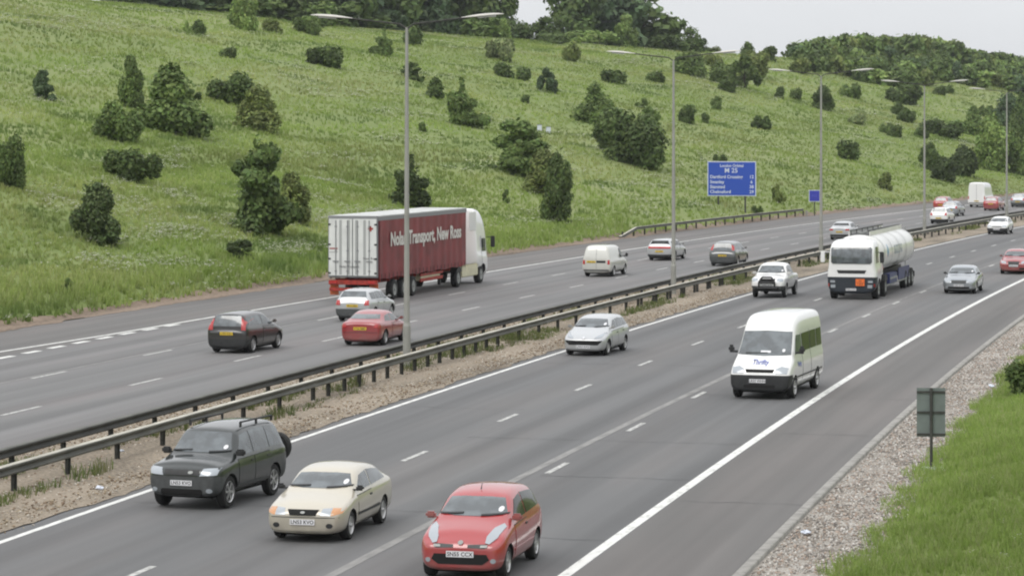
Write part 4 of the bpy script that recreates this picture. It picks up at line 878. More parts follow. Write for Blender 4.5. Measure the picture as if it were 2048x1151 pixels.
        for (xa, xb) in dr:
            zlo = zb + .13; d0 = sh.patch('shut_line', [(xa, zlo), (xb, zlo), (xb, bx(xb) - .03), (xa, bx(xa) - .03)], sd, M['trim'], t, .004, .25, .006)
            d1 = sh.patch('door', [(xa - .018, zlo + .018), (xb + .018, zlo + .018), (xb + .018, bx(xb) - .045), (xa - .018, bx(xa) - .045)], sd, pm, t, .009, .12, .008)
            if d1: sh.patch('handle', rrect(xb + .07, xb + .22, bx(xb) - .15, bx(xb) - .115, .01), sd, M['trim'] if opt.get('dark_handle', 1) else pm, d1, .022, .3, .016)
        if opt.get('rub'): sh.patch('side_strip', [(wheels[0] - .40, .45), (wheels[1] + .40, .45), (wheels[1] + .40, .50), (wheels[0] - .40, .50)], sd, opt['rub'], t, .02, .4, .016)
    for y_ in (-1, 1):
        mirror(t, cx - .22, y_ * (w2 - .09), bf + .09, opt.get('mirror', pm), y_, opt.get('msc', 1.0))
        for x_ in wheels: add_wheel(t, x_, y_ * (w2 - .14), r, .2, spokes)
    for nm, poly, side, m_, off in opt.get('patches', []):
        par = t; o_ = sh.patch(nm, poly, side, m_, par, off, .08, .012)
        if opt.get('mirrorless') is None and side in ('F', 'B') and nm in ('headlight', 'tail_light', 'fog_light', 'indicator', 'grille_bar'):
            sh.patch(nm, [(-a, b) for a, b in poly][::-1], side, m_, par, off, .08, .012)
    if near == 'F' and opt.get('pz'):
        (loc, *_r), _d = sh.cast(0, opt['pz'], 'F'); plate(t, loc.x + .02, opt.get('py', 0), opt['pz'], plate_txt, 'plate_w', 1)
    if near == 'B' and opt.get('pz'):
        (loc, *_r), _d = sh.cast(0, opt['pz'], 'B'); plate(t, loc.x - .02, opt.get('py', 0), opt['pz'], plate_txt, 'plate_y', -1)
    place(t, px, py, fwd, wheels[0] if near == 'F' else wheels[1], yaw, scale)
    return t, sh
PAINT = {}
pred = paint('red_paint', (.37, .012, .016)); pgold = paint('champagne_paint', (.55, .505, .41), .2); pgreen = paint('dark_green_paint', (.014, .020, .020), .3)
psilver = paint('silver_paint', (.50, .515, .53), .3); pwhite = M['white']; pblack = paint('black_paint', (.005, .005, .006), 0, .3, .05); pmaroon = paint('deep_red_paint', (.30, .012, .018)); pgrey = paint('mid_grey_paint', (.13, .138, .142), .4)
pcream = paint('off_white_paint', (.62, .62, .57)); psilver2 = paint('bluish_silver_paint', (.33, .36, .39), .5)
oval = lambda cy, cz, ry, rz, n=14: [(cy + ry * math.cos(a), cz + rz * math.sin(a)) for a in np.linspace(0, 2 * math.pi, n, endpoint=False)]
def dims(t, sx, sy, sz): pass
# 1 dark off-roader
suv, sh = car('suv', 'dark grey-green off-roader with roof rails and a spare wheel on its back door', 'off-roader', pgreen, 390, 1012, -1, yaw=-.11, scale=(.93, 1, 1.0), W=1.80, wheels=[1.28, -1.28], r=.36, spokes=6,
    prof=dict(nose=(2.02, .90), hood=(1.78, 1.03), cowl=(1.02, 1.13), rs=(.42, 1.65), rm=(-.4, 1.74), re=(-1.80, 1.70), deck=(-2.03, 1.14), tail=(-2.06, 1.05), bf=1.06, br=1.12), doors=5,
    opt=dict(zb=.28, trim_z=.74, trim='gtrim', cuts=[-.08, -1.02], mirror=M['trim'], msc=1.3, pz=.60, nw=.80, gt=.76, q=.14, rub=M['gtrim'],
    patches=[('headlight', [(.44, .76), (.80, .78), (.84, .93), (.50, .91)], 'F', M['lamp'], .02), ('grille', [(-.40, .77), (.40, .77), (.42, .89), (-.42, .89)], 'F', M['trim'], .012),
             ('lower_intake', rrect(-.5, .5, .33, .47), 'F', M['well'], .012), ('fog_light', oval(.66, .44, .07, .05), 'F', M['lamp'], .012), ('badge', oval(.22, .83, .06, .03), 'F', M['galv'], .03)]))
bm = bmesh.new()
bm.free()
for s_ in (-1, 1):
    bm = bmesh.new(); add_cyl(bm, (.15, s_ * .62, 1.79), (-1.65, s_ * .62, 1.79), .022, n=8)
    for xx in (.15, -.75, -1.65): add_box(bm, (xx, s_ * .62, 1.735), (.06, .04, .12))
    bm_obj('roof_rail', bm, M['trim'], suv, 50)
sw = add_wheel(suv, 0, 0, .34, .22, 6); sw.name = 'spare_wheel'; sw.location = (-2.30, .50, 1.0); sw.rotation_euler = (0, 0, math.pi / 2)
# 2 champagne hatchback
car('hatch', 'champagne gold three-door hatchback between the dark off-roader and the red hatchback', 'car', pgold, 628, 1075, -1, W=1.68, wheels=[1.22, -1.22], r=.29, spokes=0,
    prof=dict(nose=(2.02, .66), hood=(1.66, .80), cowl=(.98, .94), rs=(.28, 1.31), rm=(-.4, 1.39), re=(-1.28, 1.29), deck=(-1.88, .99), tail=(-2.10, .93), bf=.87, br=.94), doors=3,
    opt=dict(mirror=M['trim'], pz=.43, nw=.76, cuts=[-.28], q=.42, rub=M['trim'],
    patches=[('headlight', [(.36, .57), (.58, .56), (.58, .70), (.40, .69)], 'F', M['lamp'], .012), ('indicator', [(.59, .56), (.78, .60), (.80, .69), (.59, .70)], 'F', M['amber'], .012),
             ('grille', [(-.27, .56), (.27, .56), (.33, .67), (-.33, .67)], 'F', M['well'], .014), ('badge', oval(0, .615, .05, .022), 'F', M['galv'], .03), ('fog_light', oval(.56, .36, .07, .05), 'F', M['trim'], .012),
             ('bumper_seam', [(-.74, .515), (.74, .515), (.74, .53), (-.74, .53)], 'F', M['gtrim'], .006)]))
# 3 bright red small hatchback
red, sh = car('small3', 'bright red rounded three-door hatchback with oval headlights, nearest vehicle at the bottom of the photo', 'car', pred, 935, 1152, -1, W=1.66, wheels=[1.215, -1.215], r=.30, spokes=7,
    prof=dict(nose=(1.80, .70), hood=(1.52, .88), cowl=(.92, 1.04), rs=(.22, 1.45), rm=(-.4, 1.54), re=(-1.45, 1.46), deck=(-1.76, 1.06), tail=(-1.86, .86), bf=.95, br=1.02), doors=3, plate_txt='SN55 CCX',
    opt=dict(msc=1.15, pz=.50, nw=.70, cuts=[-.32], q=.26, sglass='glass_dark', rub=pred,
    patches=[('headlight', [(.46, .70), (.54, .68), (.66, .78), (.72, .93), (.66, .98), (.54, .93), (.46, .80)], 'F', M['lamp'], .02), ('grille', [(.14, .62), (.47, .61), (.50, .68), (.14, .67)], 'F', M['gtrim'], .014),
             ('grille', [(-.47, .61), (-.14, .62), (-.14, .67), (-.50, .68)], 'F', M['gtrim'], .014), ('grille_bar', [(.38, .625), (.50, .625), (.52, .665), (.38, .66)], 'F', M['galv'], .024), ('badge', oval(0, .70, .05, .035), 'F', M['galv'], .03),
             ('lower_intake', [(-.42, .31), (.42, .31), (.55, .40), (.50, .50), (-.50, .50), (-.55, .40)], 'F', M['well'], .012), ('fog_light', oval(.62, .38, .05, .045), 'F', M['lamp'], .012)]))
bm = bmesh.new(); add_cyl(bm, (.12, 0, 1.50), (.04, 0, 1.60), .012, .006, 6); bm_obj('aerial', bm, M['trim'], red)
# 4 silver hatch mid
car('hatch5', 'silver hatchback with a wide black grille, alone beside the median edge line', 'car', psilver, 1176, 709, -1, yaw=-.05, W=1.66, wheels=[1.22, -1.22], r=.29, spokes=8,
    prof=dict(nose=(1.90, .64), hood=(1.58, .80), cowl=(.98, .96), rs=(.22, 1.36), rm=(-.4, 1.43), re=(-1.50, 1.38), deck=(-1.84, 1.02), tail=(-1.94, .88), bf=.90, br=.97), doors=5,
    opt=dict(pz=.345, nw=.72, cuts=[-.1, -.98], q=.24,
    patches=[('headlight', [(.40, .63), (.66, .68), (.76, .84), (.66, .84), (.44, .70)], 'F', M['lamp'], .014), ('grille', [(-.66, .50), (-.55, .41), (.55, .41), (.66, .50), (.72, .57), (-.72, .57)], 'F', M['well'], .014), ('badge', oval(0, .66, .05, .04), 'F', M['chrome'], .03)]))
# 6 white pick-up with bull bar
pk, sh = car('pickup', 'white and silver double-cab pick-up with a black bull bar, left of the tanker', 'pick-up', pwhite, 1540, 594, -1, W=1.76, wheels=[1.45, -1.45], r=.36, spokes=6, name='pickup_truck',
    prof=dict(nose=(2.25, .92), hood=(1.95, 1.06), cowl=(1.15, 1.16), rs=(.62, 1.62), rm=(.1, 1.70), re=(-.75, 1.66), deck=(-.98, 1.16), tail=(-2.4, 1.12), bf=1.08, br=1.10), doors=5,
    opt=dict(zb=.34, msc=1.3, pz=.66, nw=.80, cuts=[.12, -.5], q=.06, trim_z=.60, trim='gtrim',
    patches=[('headlight', [(.46, .80), (.78, .82), (.80, .98), (.50, .97)], 'F', M['lamp'], .014), ('grille', [(-.36, .70), (.36, .70), (.40, .96), (-.40, .96)], 'F', M['well'], .012), ('lower_intake', rrect(-.6, .6, .38, .52), 'F', M['well'], .012)]))
bm = bmesh.new()
for s_ in (-1, 1): add_cyl(bm, (2.36, s_ * .40, .42), (2.40, s_ * .40, .80), .045, n=8); add_cyl(bm, (2.40, s_ * .40, .80), (2.34, s_ * .24, 1.04), .045, n=8)
add_cyl(bm, (2.34, -.24, 1.04), (2.34, .24, 1.04), .045, n=8); add_cyl(bm, (2.40, -.40, .78), (2.40, .40, .78), .045, n=8); add_cyl(bm, (2.38, -.5, .50), (2.38, .5, .50), .05, n=8)
bm_obj('bull_bar', bm, M['trim'], pk, 50)
# 8 silver saloon
car('saloon', 'silver saloon with a broad grille in the lane right of the tanker', 'car', psilver2, 1921, 586, -1, W=1.72, wheels=[1.38, -1.38], r=.31, spokes=7,
    prof=dict(nose=(2.18, .68), hood=(1.85, .82), cowl=(1.0, .95), rs=(.32, 1.33), rm=(-.4, 1.40), re=(-1.15, 1.32), deck=(-1.68, 1.02), tail=(-2.25, .96), bf=.89, br=.94), doors=5,
    opt=dict(pz=.44, nw=.76, cuts=[-.1, -1.0], mirror=M['trim'], q=.40,
    patches=[('headlight', oval(.56, .68, .15, .075), 'F', M['lamp'], .014), ('grille', [(-.36, .54), (.36, .54), (.40, .70), (-.40, .70)], 'F', M['gtrim'], .014), ('lower_intake', rrect(-.6, .6, .27, .37), 'F', M['well'], .012), ('fog_light', oval(.60, .33, .07, .04), 'F', M['lamp'], .02)]))
# 9 red car cut by the frame
car('saloon', 'dark red car with an upright grille, cut off by the right edge of the photo', 'car', pmaroon, 2030, 547, -1, W=1.74, wheels=[1.38, -1.38], r=.31, spokes=5,
    prof=dict(nose=(2.18, .68), hood=(1.85, .83), cowl=(1.0, .96), rs=(.32, 1.34), rm=(-.4, 1.41), re=(-1.15, 1.34), deck=(-1.68, 1.03), tail=(-2.25, .97), bf=.90, br=.95), doors=5, plate_txt='RA04 DLY',
    opt=dict(pz=.50, nw=.78, cuts=[-.1, -1.0], q=.40, patches=[('headlight', [(.42, .62), (.72, .65), (.74, .76), (.46, .74)], 'F', M['lamp'], .014), ('grille', [(-.26, .42), (.26, .42), (.34, .74), (-.34, .74)], 'F', M['trim'], .014), ('lower_intake', rrect(.32, .68, .28, .38), 'F', M['well'], .012)]))
# 10 far white car
car('hatch', 'small white car alone far off in the lane beside the median, below the farthest lamp', 'car', pwhite, 1996, 468, -1, W=1.70, wheels=[1.25, -1.25], r=.30, spokes=0,
    prof=dict(nose=(2.0, .68), hood=(1.68, .82), cowl=(.98, .96), rs=(.25, 1.34), rm=(-.4, 1.42), re=(-1.3, 1.34), deck=(-1.82, 1.0), tail=(-2.0, .92), bf=.89, br=.95), doors=3,
    opt=dict(pz=.42, trim_z=.50, trim='trim', cuts=[-.15], q=.36, patches=[('headlight', [(.42, .60), (.74, .62), (.76, .74), (.44, .72)], 'F', M['lamp'], .014), ('grille', [(-.4, .60), (.4, .60), (.4, .68), (-.4, .68)], 'F', M['trim'], .014)]))
# ---- far carriageway, seen from behind
# 11 black hatch
car('hatch3', 'black three-door hatchback with tall red tail lights, nearest car on the far carriageway', 'car', pblack, 468, 704, 1, yaw=-.06, scale=(.99, 1, 1.04), W=1.68, wheels=[1.24, -1.24], r=.30, spokes=8, near='B', plate_txt='LV03 KZU',
    prof=dict(nose=(1.90, .70), hood=(1.55, .86), cowl=(.95, 1.0), rs=(.22, 1.40), rm=(-.4, 1.47), re=(-1.72, 1.41), deck=(-1.90, .98), tail=(-1.96, .84), bf=.93, br=1.0), doors=3,
    opt=dict(pz=.72, nw=.78, cuts=[-.35], q=.28, rw0=.0, trim_z=.52, trim='trim',
    patches=[('tail_light', [(.58, .84), (.76, .84), (.72, 1.12), (.66, 1.30), (.54, 1.30), (.57, 1.1)], 'B', M['red_lens'], .02), ('headlight', [(.5, .68), (.74, .70), (.74, .86), (.52, .80)], 'F', M['lamp'], .014)]))
# 12 white/silver hatch
car('hatch5', 'silver hatchback partly hidden behind the deep red coupe, at the back of the lorry', 'car', psilver, 715, 641, 1, W=1.70, wheels=[1.24, -1.24], r=.30, spokes=0, near='B', plate_txt='P814 HKR',
    prof=dict(nose=(2.0, .68), hood=(1.65, .82), cowl=(.95, .96), rs=(.25, 1.35), rm=(-.4, 1.42), re=(-1.60, 1.38), deck=(-1.90, 1.0), tail=(-2.0, .90), bf=.89, br=.95), doors=5,
    opt=dict(pz=.70, trim_z=.56, trim='gtrim', cuts=[-.1, -.95], q=.30, patches=[('tail_light', [(.54, .72), (.76, .72), (.74, .94), (.58, .94)], 'B', M['red_lens'], .016), ('headlight', [(.5, .62), (.74, .64), (.74, .74), (.52, .72)], 'F', M['lamp'], .014)]))
# 13 deep red coupe
car('coupe', 'deep red coupe with a yellow rear plate, just left of the nearest lamp column', 'car', pmaroon, 732, 689, 1, W=1.70, wheels=[1.24, -1.24], r=.30, spokes=6, near='B', plate_txt='V726 RMD',
    prof=dict(nose=(1.98, .64), hood=(1.62, .78), cowl=(.95, .90), rs=(.20, 1.27), rm=(-.35, 1.33), re=(-.95, 1.25), deck=(-1.72, .96), tail=(-2.02, .92), bf=.84, br=.92), doors=3,
    opt=dict(pz=.68, cuts=[-.45], q=.55, patches=[('tail_light', [(.56, .70), (.78, .72), (.76, .84), (.58, .84)], 'B', M['red_lens'], .016), ('bumper_seam', [(-.76, .52), (.76, .52), (.76, .535), (-.76, .535)], 'B', M['trim'], .006), ('headlight', oval(.62, .64, .1, .06), 'F', M['lamp'], .014)]))
# 16 silver with red light band
car('estate', 'silver saloon with a red light band across its tail, behind the second lamp column', 'car', psilver, 1325, 520, 1, W=1.75, wheels=[1.32, -1.32], r=.31, spokes=6, near='B', plate_txt='K317 EOL',
    prof=dict(nose=(2.15, .66), hood=(1.8, .80), cowl=(1.02, .94), rs=(.35, 1.32), rm=(-.4, 1.40), re=(-1.86, 1.35), deck=(-2.12, 1.0), tail=(-2.2, .95), bf=.88, br=.95), doors=5,
    opt=dict(pz=.60, trim_z=.40, trim='trim', cuts=[-.05, -.95], q=.40, glass='glass_dark', patches=[('tail_light_band', [(-.74, .78), (.74, .78), (.74, .92), (-.74, .92)], 'B', M['red_lens'], .016)]))
# 17 grey hatch
car('hatch5', 'grey-silver hatchback with tall red rear lights, near the median right of the second lamp', 'car', pgrey, 1450, 531, 1, W=1.75, wheels=[1.3, -1.3], r=.31, spokes=7, near='B', plate_txt='YG02 XRB',
    prof=dict(nose=(2.05, .70), hood=(1.7, .86), cowl=(1.0, 1.0), rs=(.35, 1.44), rm=(-.4, 1.53), re=(-1.88, 1.47), deck=(-2.06, .98), tail=(-2.12, .86), bf=.93, br=.99), doors=5,
    opt=dict(pz=.66, trim_z=.58, trim='gtrim', cuts=[-.05, -.95], q=.30, rw0=.0, patches=[('tail_light', [(.60, .98), (.76, .98), (.68, 1.32), (.56, 1.32)], 'B', M['red_lens'], .018)]))
# 18 silver behind the tanker
car('saloon', 'silver saloon on the far carriageway, partly hidden behind the roof of the tanker cab', 'car', psilver, 1683, 479, 1, W=1.74, wheels=[1.36, -1.36], r=.31, spokes=7, near='B', plate_txt='R552 GAC',
    prof=dict(nose=(2.18, .68), hood=(1.85, .82), cowl=(1.0, .96), rs=(.32, 1.34), rm=(-.4, 1.42), re=(-1.2, 1.34), deck=(-1.75, 1.03), tail=(-2.25, .98), bf=.89, br=.95), doors=5,
    opt=dict(pz=.62, cuts=[-.1, -1.0], q=.40, glass='glass_dark', patches=[('tail_light', [(.48, .72), (.78, .74), (.76, .86), (.50, .86)], 'B', M['red_lens'], .016), ('lower_intake', rrect(-.7, .7, .28, .42), 'B', M['well'], .012)]))
HB = dict(nose=(2.0, .70), hood=(1.65, .86), cowl=(.98, 1.0), rs=(.25, 1.42), rm=(-.4, 1.50), re=(-1.70, 1.44), deck=(-1.92, 1.0), tail=(-2.0, .90), bf=.93, br=.99)
def tailp(z=.76): return [('tail_light', [(.54, z), (.76, z), (.74, z + .24), (.58, z + .24)], 'B', M['red_lens'], .016)]
car('hb', 'white hatchback right of the fourth lamp, nearest of the far cluster', 'car', pwhite, 1880, 447, 1, W=1.70, wheels=[1.25, -1.25], r=.31, spokes=0, near='B', plate_txt='AE51 UJW', prof=dict(HB), doors=5, opt=dict(pz=.52, trim_z=.42, trim='trim', cuts=[-.1, -.95], q=.3, patches=tailp()))
car('hb', 'silver car in the middle of the far cluster, partly hidden by the white hatchback', 'car', psilver2, 1902, 432, 1, W=1.72, wheels=[1.25, -1.25], r=.31, spokes=0, near='B', plate_txt='X98 BNO', prof=dict(HB), doors=5, opt=dict(pz=.62, cuts=[-.1, -.95], q=.3, patches=tailp()))
car('hb', 'red car at the back of the far cluster, half hidden by white and silver cars', 'car', pred, 1884, 421, 1, W=1.72, wheels=[1.25, -1.25], r=.31, spokes=0, near='B', plate_txt='DG52 LLM', prof=dict(HB), doors=5, opt=dict(pz=.62, cuts=[-.1, -.95], q=.3, patches=tailp()))
car('hb', 'dark red car in front of the tall white van, left of the farthest lamp column', 'car', pmaroon, 1984, 421, 1, W=1.72, wheels=[1.25, -1.25], r=.31, spokes=0, near='B', plate_txt='S404 VGH', prof=dict(HB), doors=5, opt=dict(pz=.72, cuts=[-.1, -.95], q=.3, patches=tailp()))
car('hb', 'bluish silver car cut off by the right edge of the photo on the far carriageway', 'car', psilver2, 2038, 414, 1, W=1.72, wheels=[1.25, -1.25], r=.31, spokes=0, near='B', plate_txt='OU02 TFE', prof=dict(HB), doors=5, opt=dict(pz=.62, cuts=[-.1, -.95], q=.3, trim_z=.5, trim='gtrim', patches=tailp()))

# ---- vans
def van(name, label, cat, pm, px, py, fwd, W, wheels, r, st, near, glass=(), pats=(), trim_z=None, trim_x=None, plate_z=None, plate_txt='', plate_c=None, mir=None, spokes=0, mm=None, scale=(1, 1, 1), plate_y=0.0, yaw=0.0, lv=2):
    t = empty(name); tag(t, label, cat); bm = subdivide(cage(st), lv); sh = Shell(bm); bm = cut_arches(bm, wheels, r, W)
    if trim_z:
        bmesh.ops.bisect_plane(bm, geom=bm.verts[:] + bm.edges[:] + bm.faces[:], plane_co=(0, 0, trim_z), plane_no=(0, 0, 1)); bmesh.ops.bisect_plane(bm, geom=bm.verts[:] + bm.edges[:] + bm.faces[:], plane_co=(trim_x, 0, 0), plane_no=(1, 0, 0))
        bm.faces.index_update(); sg = 1 if near == 'F' else -1; keep = {f.index for f in bm.faces if f.calc_center_median().z < trim_z and (f.calc_center_median().x - trim_x) * sg > 0}
        b2 = bm.copy(); b2.faces.ensure_lookup_table(); bmesh.ops.delete(b2, geom=[f for f in b2.faces if f.index not in keep], context='FACES'); bmesh.ops.delete(bm, geom=[f for f in bm.faces if f.index in keep], context='FACES')
        o_ = bm_obj('bumper', b2, M['trim'], t, 30); o_.data.materials.append(M['well'])
    box_obj('underbody_shade_box', ((st[0][0] + st[-1][0]) / 2, 0, st[3][2] + .06), (st[0][0] - st[-1][0] - .7, W - .66, .18), M['well'], t)  # low dark floor added to keep light out from beneath the van
    body = bm_obj('body', bm, pm, t, 32); body.data.materials.append(M['well'])
    for nm, poly, side, m_, off in list(glass) + list(pats):
        sh.patch(nm, poly, side, m_, t, off, .12, .012)
        if nm in ('headlight', 'tail_light', 'indicator', 'fog_light'): sh.patch(nm, [(-a, b) for a, b in poly][::-1], side, m_, t, off, .1, .012)
    for y_ in (-1, 1):
        for x_ in wheels: add_wheel(t, x_, y_ * (W / 2 - .13), r, .22, spokes)
        if mir: mm_ = mirror(t, mir[0], y_ * mir[1], mir[2], M['trim'], y_, 1.0); mm_.scale = (1.1, 1.1, mir[3] * 1.1)
    if plate_z:
        (loc, *_r), _d = sh.cast(plate_y, plate_z, near); plate(t, loc.x + (.02 if near == 'F' else -.02), plate_y, plate_z, plate_txt, plate_c, 1 if near == 'F' else -1)
    place(t, px, py, fwd, wheels[0] if near == 'F' else wheels[-1], yaw, scale); return t, sh
w2 = .985
st = [(2.42, .84, .32, .62, .70, .70, 0), (2.38, .93, .24, .80, .90, .80, .01), (2.20, .97, .22, .98, 1.06, .84, .02), (1.95, .98, .22, 1.10, 1.20, .84, .03), (1.80, .985, .22, 1.16, 1.27, .86, .03), (1.66, .985, .22, 1.22, 1.40, .86, .03),
      (1.20, .985, .22, 1.26, 1.98, .84, .03), (1.10, .985, .22, 1.28, 2.10, .82, .03), (.95, .985, .22, 1.30, 2.36, .82, .02), (.55, .985, .22, 1.30, 2.52, .86, .03), (.1, .985, .22, 1.30, 2.56, .87, .03), (-1.5, .985, .22, 1.30, 2.56, .87, .03), (-2.62, .985, .22, 1.30, 2.54, .87, .02), (-2.74, .97, .24, 1.30, 2.48, .85, .0), (-2.78, .93, .30, 1.28, 2.36, .80, .0)]
g = [('windscreen', [(-.84, 1.34), (0, 1.31), (.84, 1.34), (.76, 2.03), (0, 2.06), (-.76, 2.03)], 'F', M['glass'], .012), ('rear_window', rrect(-.66, .66, 1.4, 2.0), 'B', M['glass_dark'], .01)]
for sd in 'LR': g += [('side_window', [(1.42, 1.34), (1.0, 1.92), (.52, 1.92), (.52, 1.34)], sd, M['glass'], .01)] + [('side_window', rrect(a, b, 1.38, 1.94), sd, M['glass_dark'], .01) for a, b in ((-.70, .42), (-1.66, -.78), (-2.55, -1.74))]
mb, sh = van('minibus', 'white high-roof minibus with dark side windows and blue lettering on its bonnet', 'minibus', pwhite, 1530, 794, -1, 1.97, [1.62, -1.72], .34, st, 'F', g,
    [('headlight', [(.50, .82), (.86, .80), (.88, .98), (.66, 1.02), (.50, .94)], 'F', M['lamp'], .02), ('grille', [(-.42, .84), (.42, .84), (.46, .93), (-.46, .93)], 'F', M['well'], .018), ('lower_intake', rrect(-.5, .5, .36, .46), 'F', M['well'], .014),
     ('wiper', [(-.6, 1.37), (.1, 1.39), (.1, 1.41), (-.6, 1.40)], 'F', M['trim'], .03), ('tax_disc', oval(.60, 1.47, .05, .05, 10), 'F', M['plate_w'], .025), ('dashboard_card', rrect(-.12, .2, 1.40, 1.46, .01), 'F', M['plate_w'], .02), ('side_strip', rrect(-2.4, 2.0, .62, .66, .005), 'L', M['trim'], .014), ('shut_line', [(.50, .5), (.515, .5), (.515, 1.98), (.50, 1.98)], 'L', M['trim'], .006), ('shut_line', [(-.74, .5), (-.725, .5), (-.725, 2.0), (-.74, 2.0)], 'L', M['trim'], .006)],
    trim_z=.76, trim_x=1.98, plate_z=.58, plate_txt='LR53 WHN', plate_c='plate_w', mir=(1.38, 1.02, 1.42, 2.0), plate_y=-.06, yaw=-.055, scale=(1.08, 1, 1))
M['letterblue'] = mat('blue_lettering', (.14, .17, .42), .5); M['letterwhite'] = mat('white_lettering', (.66, .64, .60), .6); M['lettergrey'] = mat('grey_lettering', (.30, .36, .40), .6)
def wrap_text(name, txt, size, m, parent, sh, side, at, ang=0.0, off=.012, **k):
    """lettering laid on the curved shell"""
    me = text_mesh(txt, size, extrude=0.0, **k); bm = bmesh.new(); bm.from_mesh(me); bpy.data.meshes.remove(me); flip = {'F': 1, 'L': -1, 'R': 1, 'B': -1}[side]
    for v in list(bm.verts):
        a = v.co.x * math.cos(ang) - v.co.y * math.sin(ang); b = v.co.x * math.sin(ang) + v.co.y * math.cos(ang)
        (loc, nor, *_r), d = sh.cast(at[0] + flip * a, at[1] + b, side)
        v.co = loc - d * off if loc is not None else Vector((0, 0, -5))
    return bm_obj(name, bm, m, parent)
wrap_text('bonnet_lettering', 'Thrifty', .19, M['letterblue'], mb, sh, 'F', (-.02, 1.14), off=.03, bold=.004)
wrap_text('door_lettering', 'Thrifty', .20, M['letterblue'], mb, sh, 'L', (1.02, 1.02), off=.012, bold=.008)

w2 = .86
st = [(2.05, .74, .30, .58, .64, .60, 0), (2.0, .84, .22, .70, .80, .70, .01), (1.75, .86, .20, .86, .93, .72, .02), (1.35, .87, .20, .94, 1.02, .73, .03), (1.2, .87, .20, .98, 1.10, .73, .03), (.65, .87, .20, 1.0, 1.62, .70, .03), (.5, .87, .20, 1.0, 1.72, .70, .03), (0, .87, .20, 1.0, 1.80, .70, .03), (-1.9, .87, .20, 1.0, 1.80, .69, .03), (-2.05, .86, .20, 1.0, 1.77, .68, .02), (-2.2, .85, .24, .98, 1.30, .70, .01), (-2.24, .80, .32, .86, .98, .70, 0)]
g = [('windscreen', [(-.68, 1.08), (.68, 1.08), (.60, 1.62), (-.60, 1.62)], 'F', M['glass'], .01)] + [('side_window', [(1.05, 1.06), (.62, 1.56), (.12, 1.58), (.12, 1.06)], sd, M['glass_dark'], .01) for sd in 'LR']
van('panel_van', 'off-white panel van with windowless back doors, left of the second lamp column', 'van', pcream, 1200, 552, 1, 1.74, [1.32, -1.35], .30, st, 'B', g,
    [('tail_light', [(.66, .72), (.80, .72), (.79, .96), (.67, .96)], 'B', M['red_lens'], .016), ('plate_recess', rrect(-.55, -.02, .80, .93, .01), 'B', M['trim'], .012), ('door_gap', [(-.005, .42), (.008, .42), (.008, 1.70), (-.005, 1.70)], 'B', M['gtrim'], .006), ('bumper_strip', rrect(-.74, .74, .34, .42, .02), 'B', M['gtrim'], .016)],
    plate_z=.86, plate_txt='GK01 PSV', plate_c='plate_y', plate_y=.30, mir=(1.0, .90, 1.10, 1.8))
w2 = 1.0
st = [(2.5, .84, .36, .70, .80, .72, 0), (2.4, .95, .28, .95, 1.05, .84, .01), (2.0, .99, .26, 1.15, 1.30, .86, .03), (1.4, 1.0, .26, 1.28, 2.05, .86, .03), (1.1, 1.0, .26, 1.3, 2.45, .88, .03), (.5, 1.0, .26, 1.3, 2.75, .90, .03), (-2.6, 1.0, .26, 1.3, 2.76, .90, .03), (-2.78, .99, .28, 1.3, 2.72, .89, .02), (-2.82, .97, .34, 1.3, 2.66, .87, .0)]
van('tall_van', 'tall white high-roof van seen from behind, far off near the right edge', 'van', pwhite, 1958, 414, 1, 2.0, [1.6, -1.5], .34, st, 'B', [('windscreen', [(-.78, 1.4), (.78, 1.4), (.74, 2.1), (-.74, 2.1)], 'F', M['glass'], .01)],
    [('tail_light', rrect(.84, .94, .9, 1.25), 'B', M['red_lens'], .016), ('door_gap', [(-.01, .5), (.012, .5), (.012, 2.55), (-.01, 2.55)], 'B', M['gtrim'], .006), ('bumper_strip', rrect(-.85, .85, .42, .52, .02), 'B', M['gtrim'], .016)], plate_z=.7, plate_txt='BX04 KHR', plate_c='plate_y')

# ---- red curtain-sided articulated lorry
M['curtain'] = mat('maroon_curtain', (.18, .018, .024), .5, var=.28, vscale=1.3); M['door_w'] = mat('trailer_door_white', (.66, .67, .65), .5, var=.10, vscale=1.5)
M['chassis_red'] = mat('chassis_red', (.30, .028, .018), .55, var=.35, vscale=5); M['roofgrey'] = mat('trailer_roof', (.55, .56, .55), .6, var=.12, vscale=.8); M['cream'] = mat('cream_panel', (.62, .59, .42), .5, var=.12, vscale=3)
M['rib'] = mat('door_rib_grey', (.36, .37, .36), .6); M['gasket'] = mat('door_gasket_grey', (.22, .225, .23), .6); M['orange'] = mat('hazard_orange', (.80, .17, .03), .5); M['mudflap'] = mat('orange_red_mudflap', (.50, .12, .035), .6, var=.3, vscale=6)
M['tankblue'] = mat('tanker_guard_blue', (.03, .04, .14), .4); M['tank'] = mat('tank_white', (.74, .74, .72), .3, coat=.5, var=.07, vscale=1.0)
lor = empty('articulated_lorry'); tag(lor, 'articulated lorry with a dark red curtain-sided trailer, white rear doors and white cab', 'lorry')
LT = 15.6; FZ, TZ, HW = 1.22, 4.2, 1.26      # trailer rear face at x=0, front at x=LT
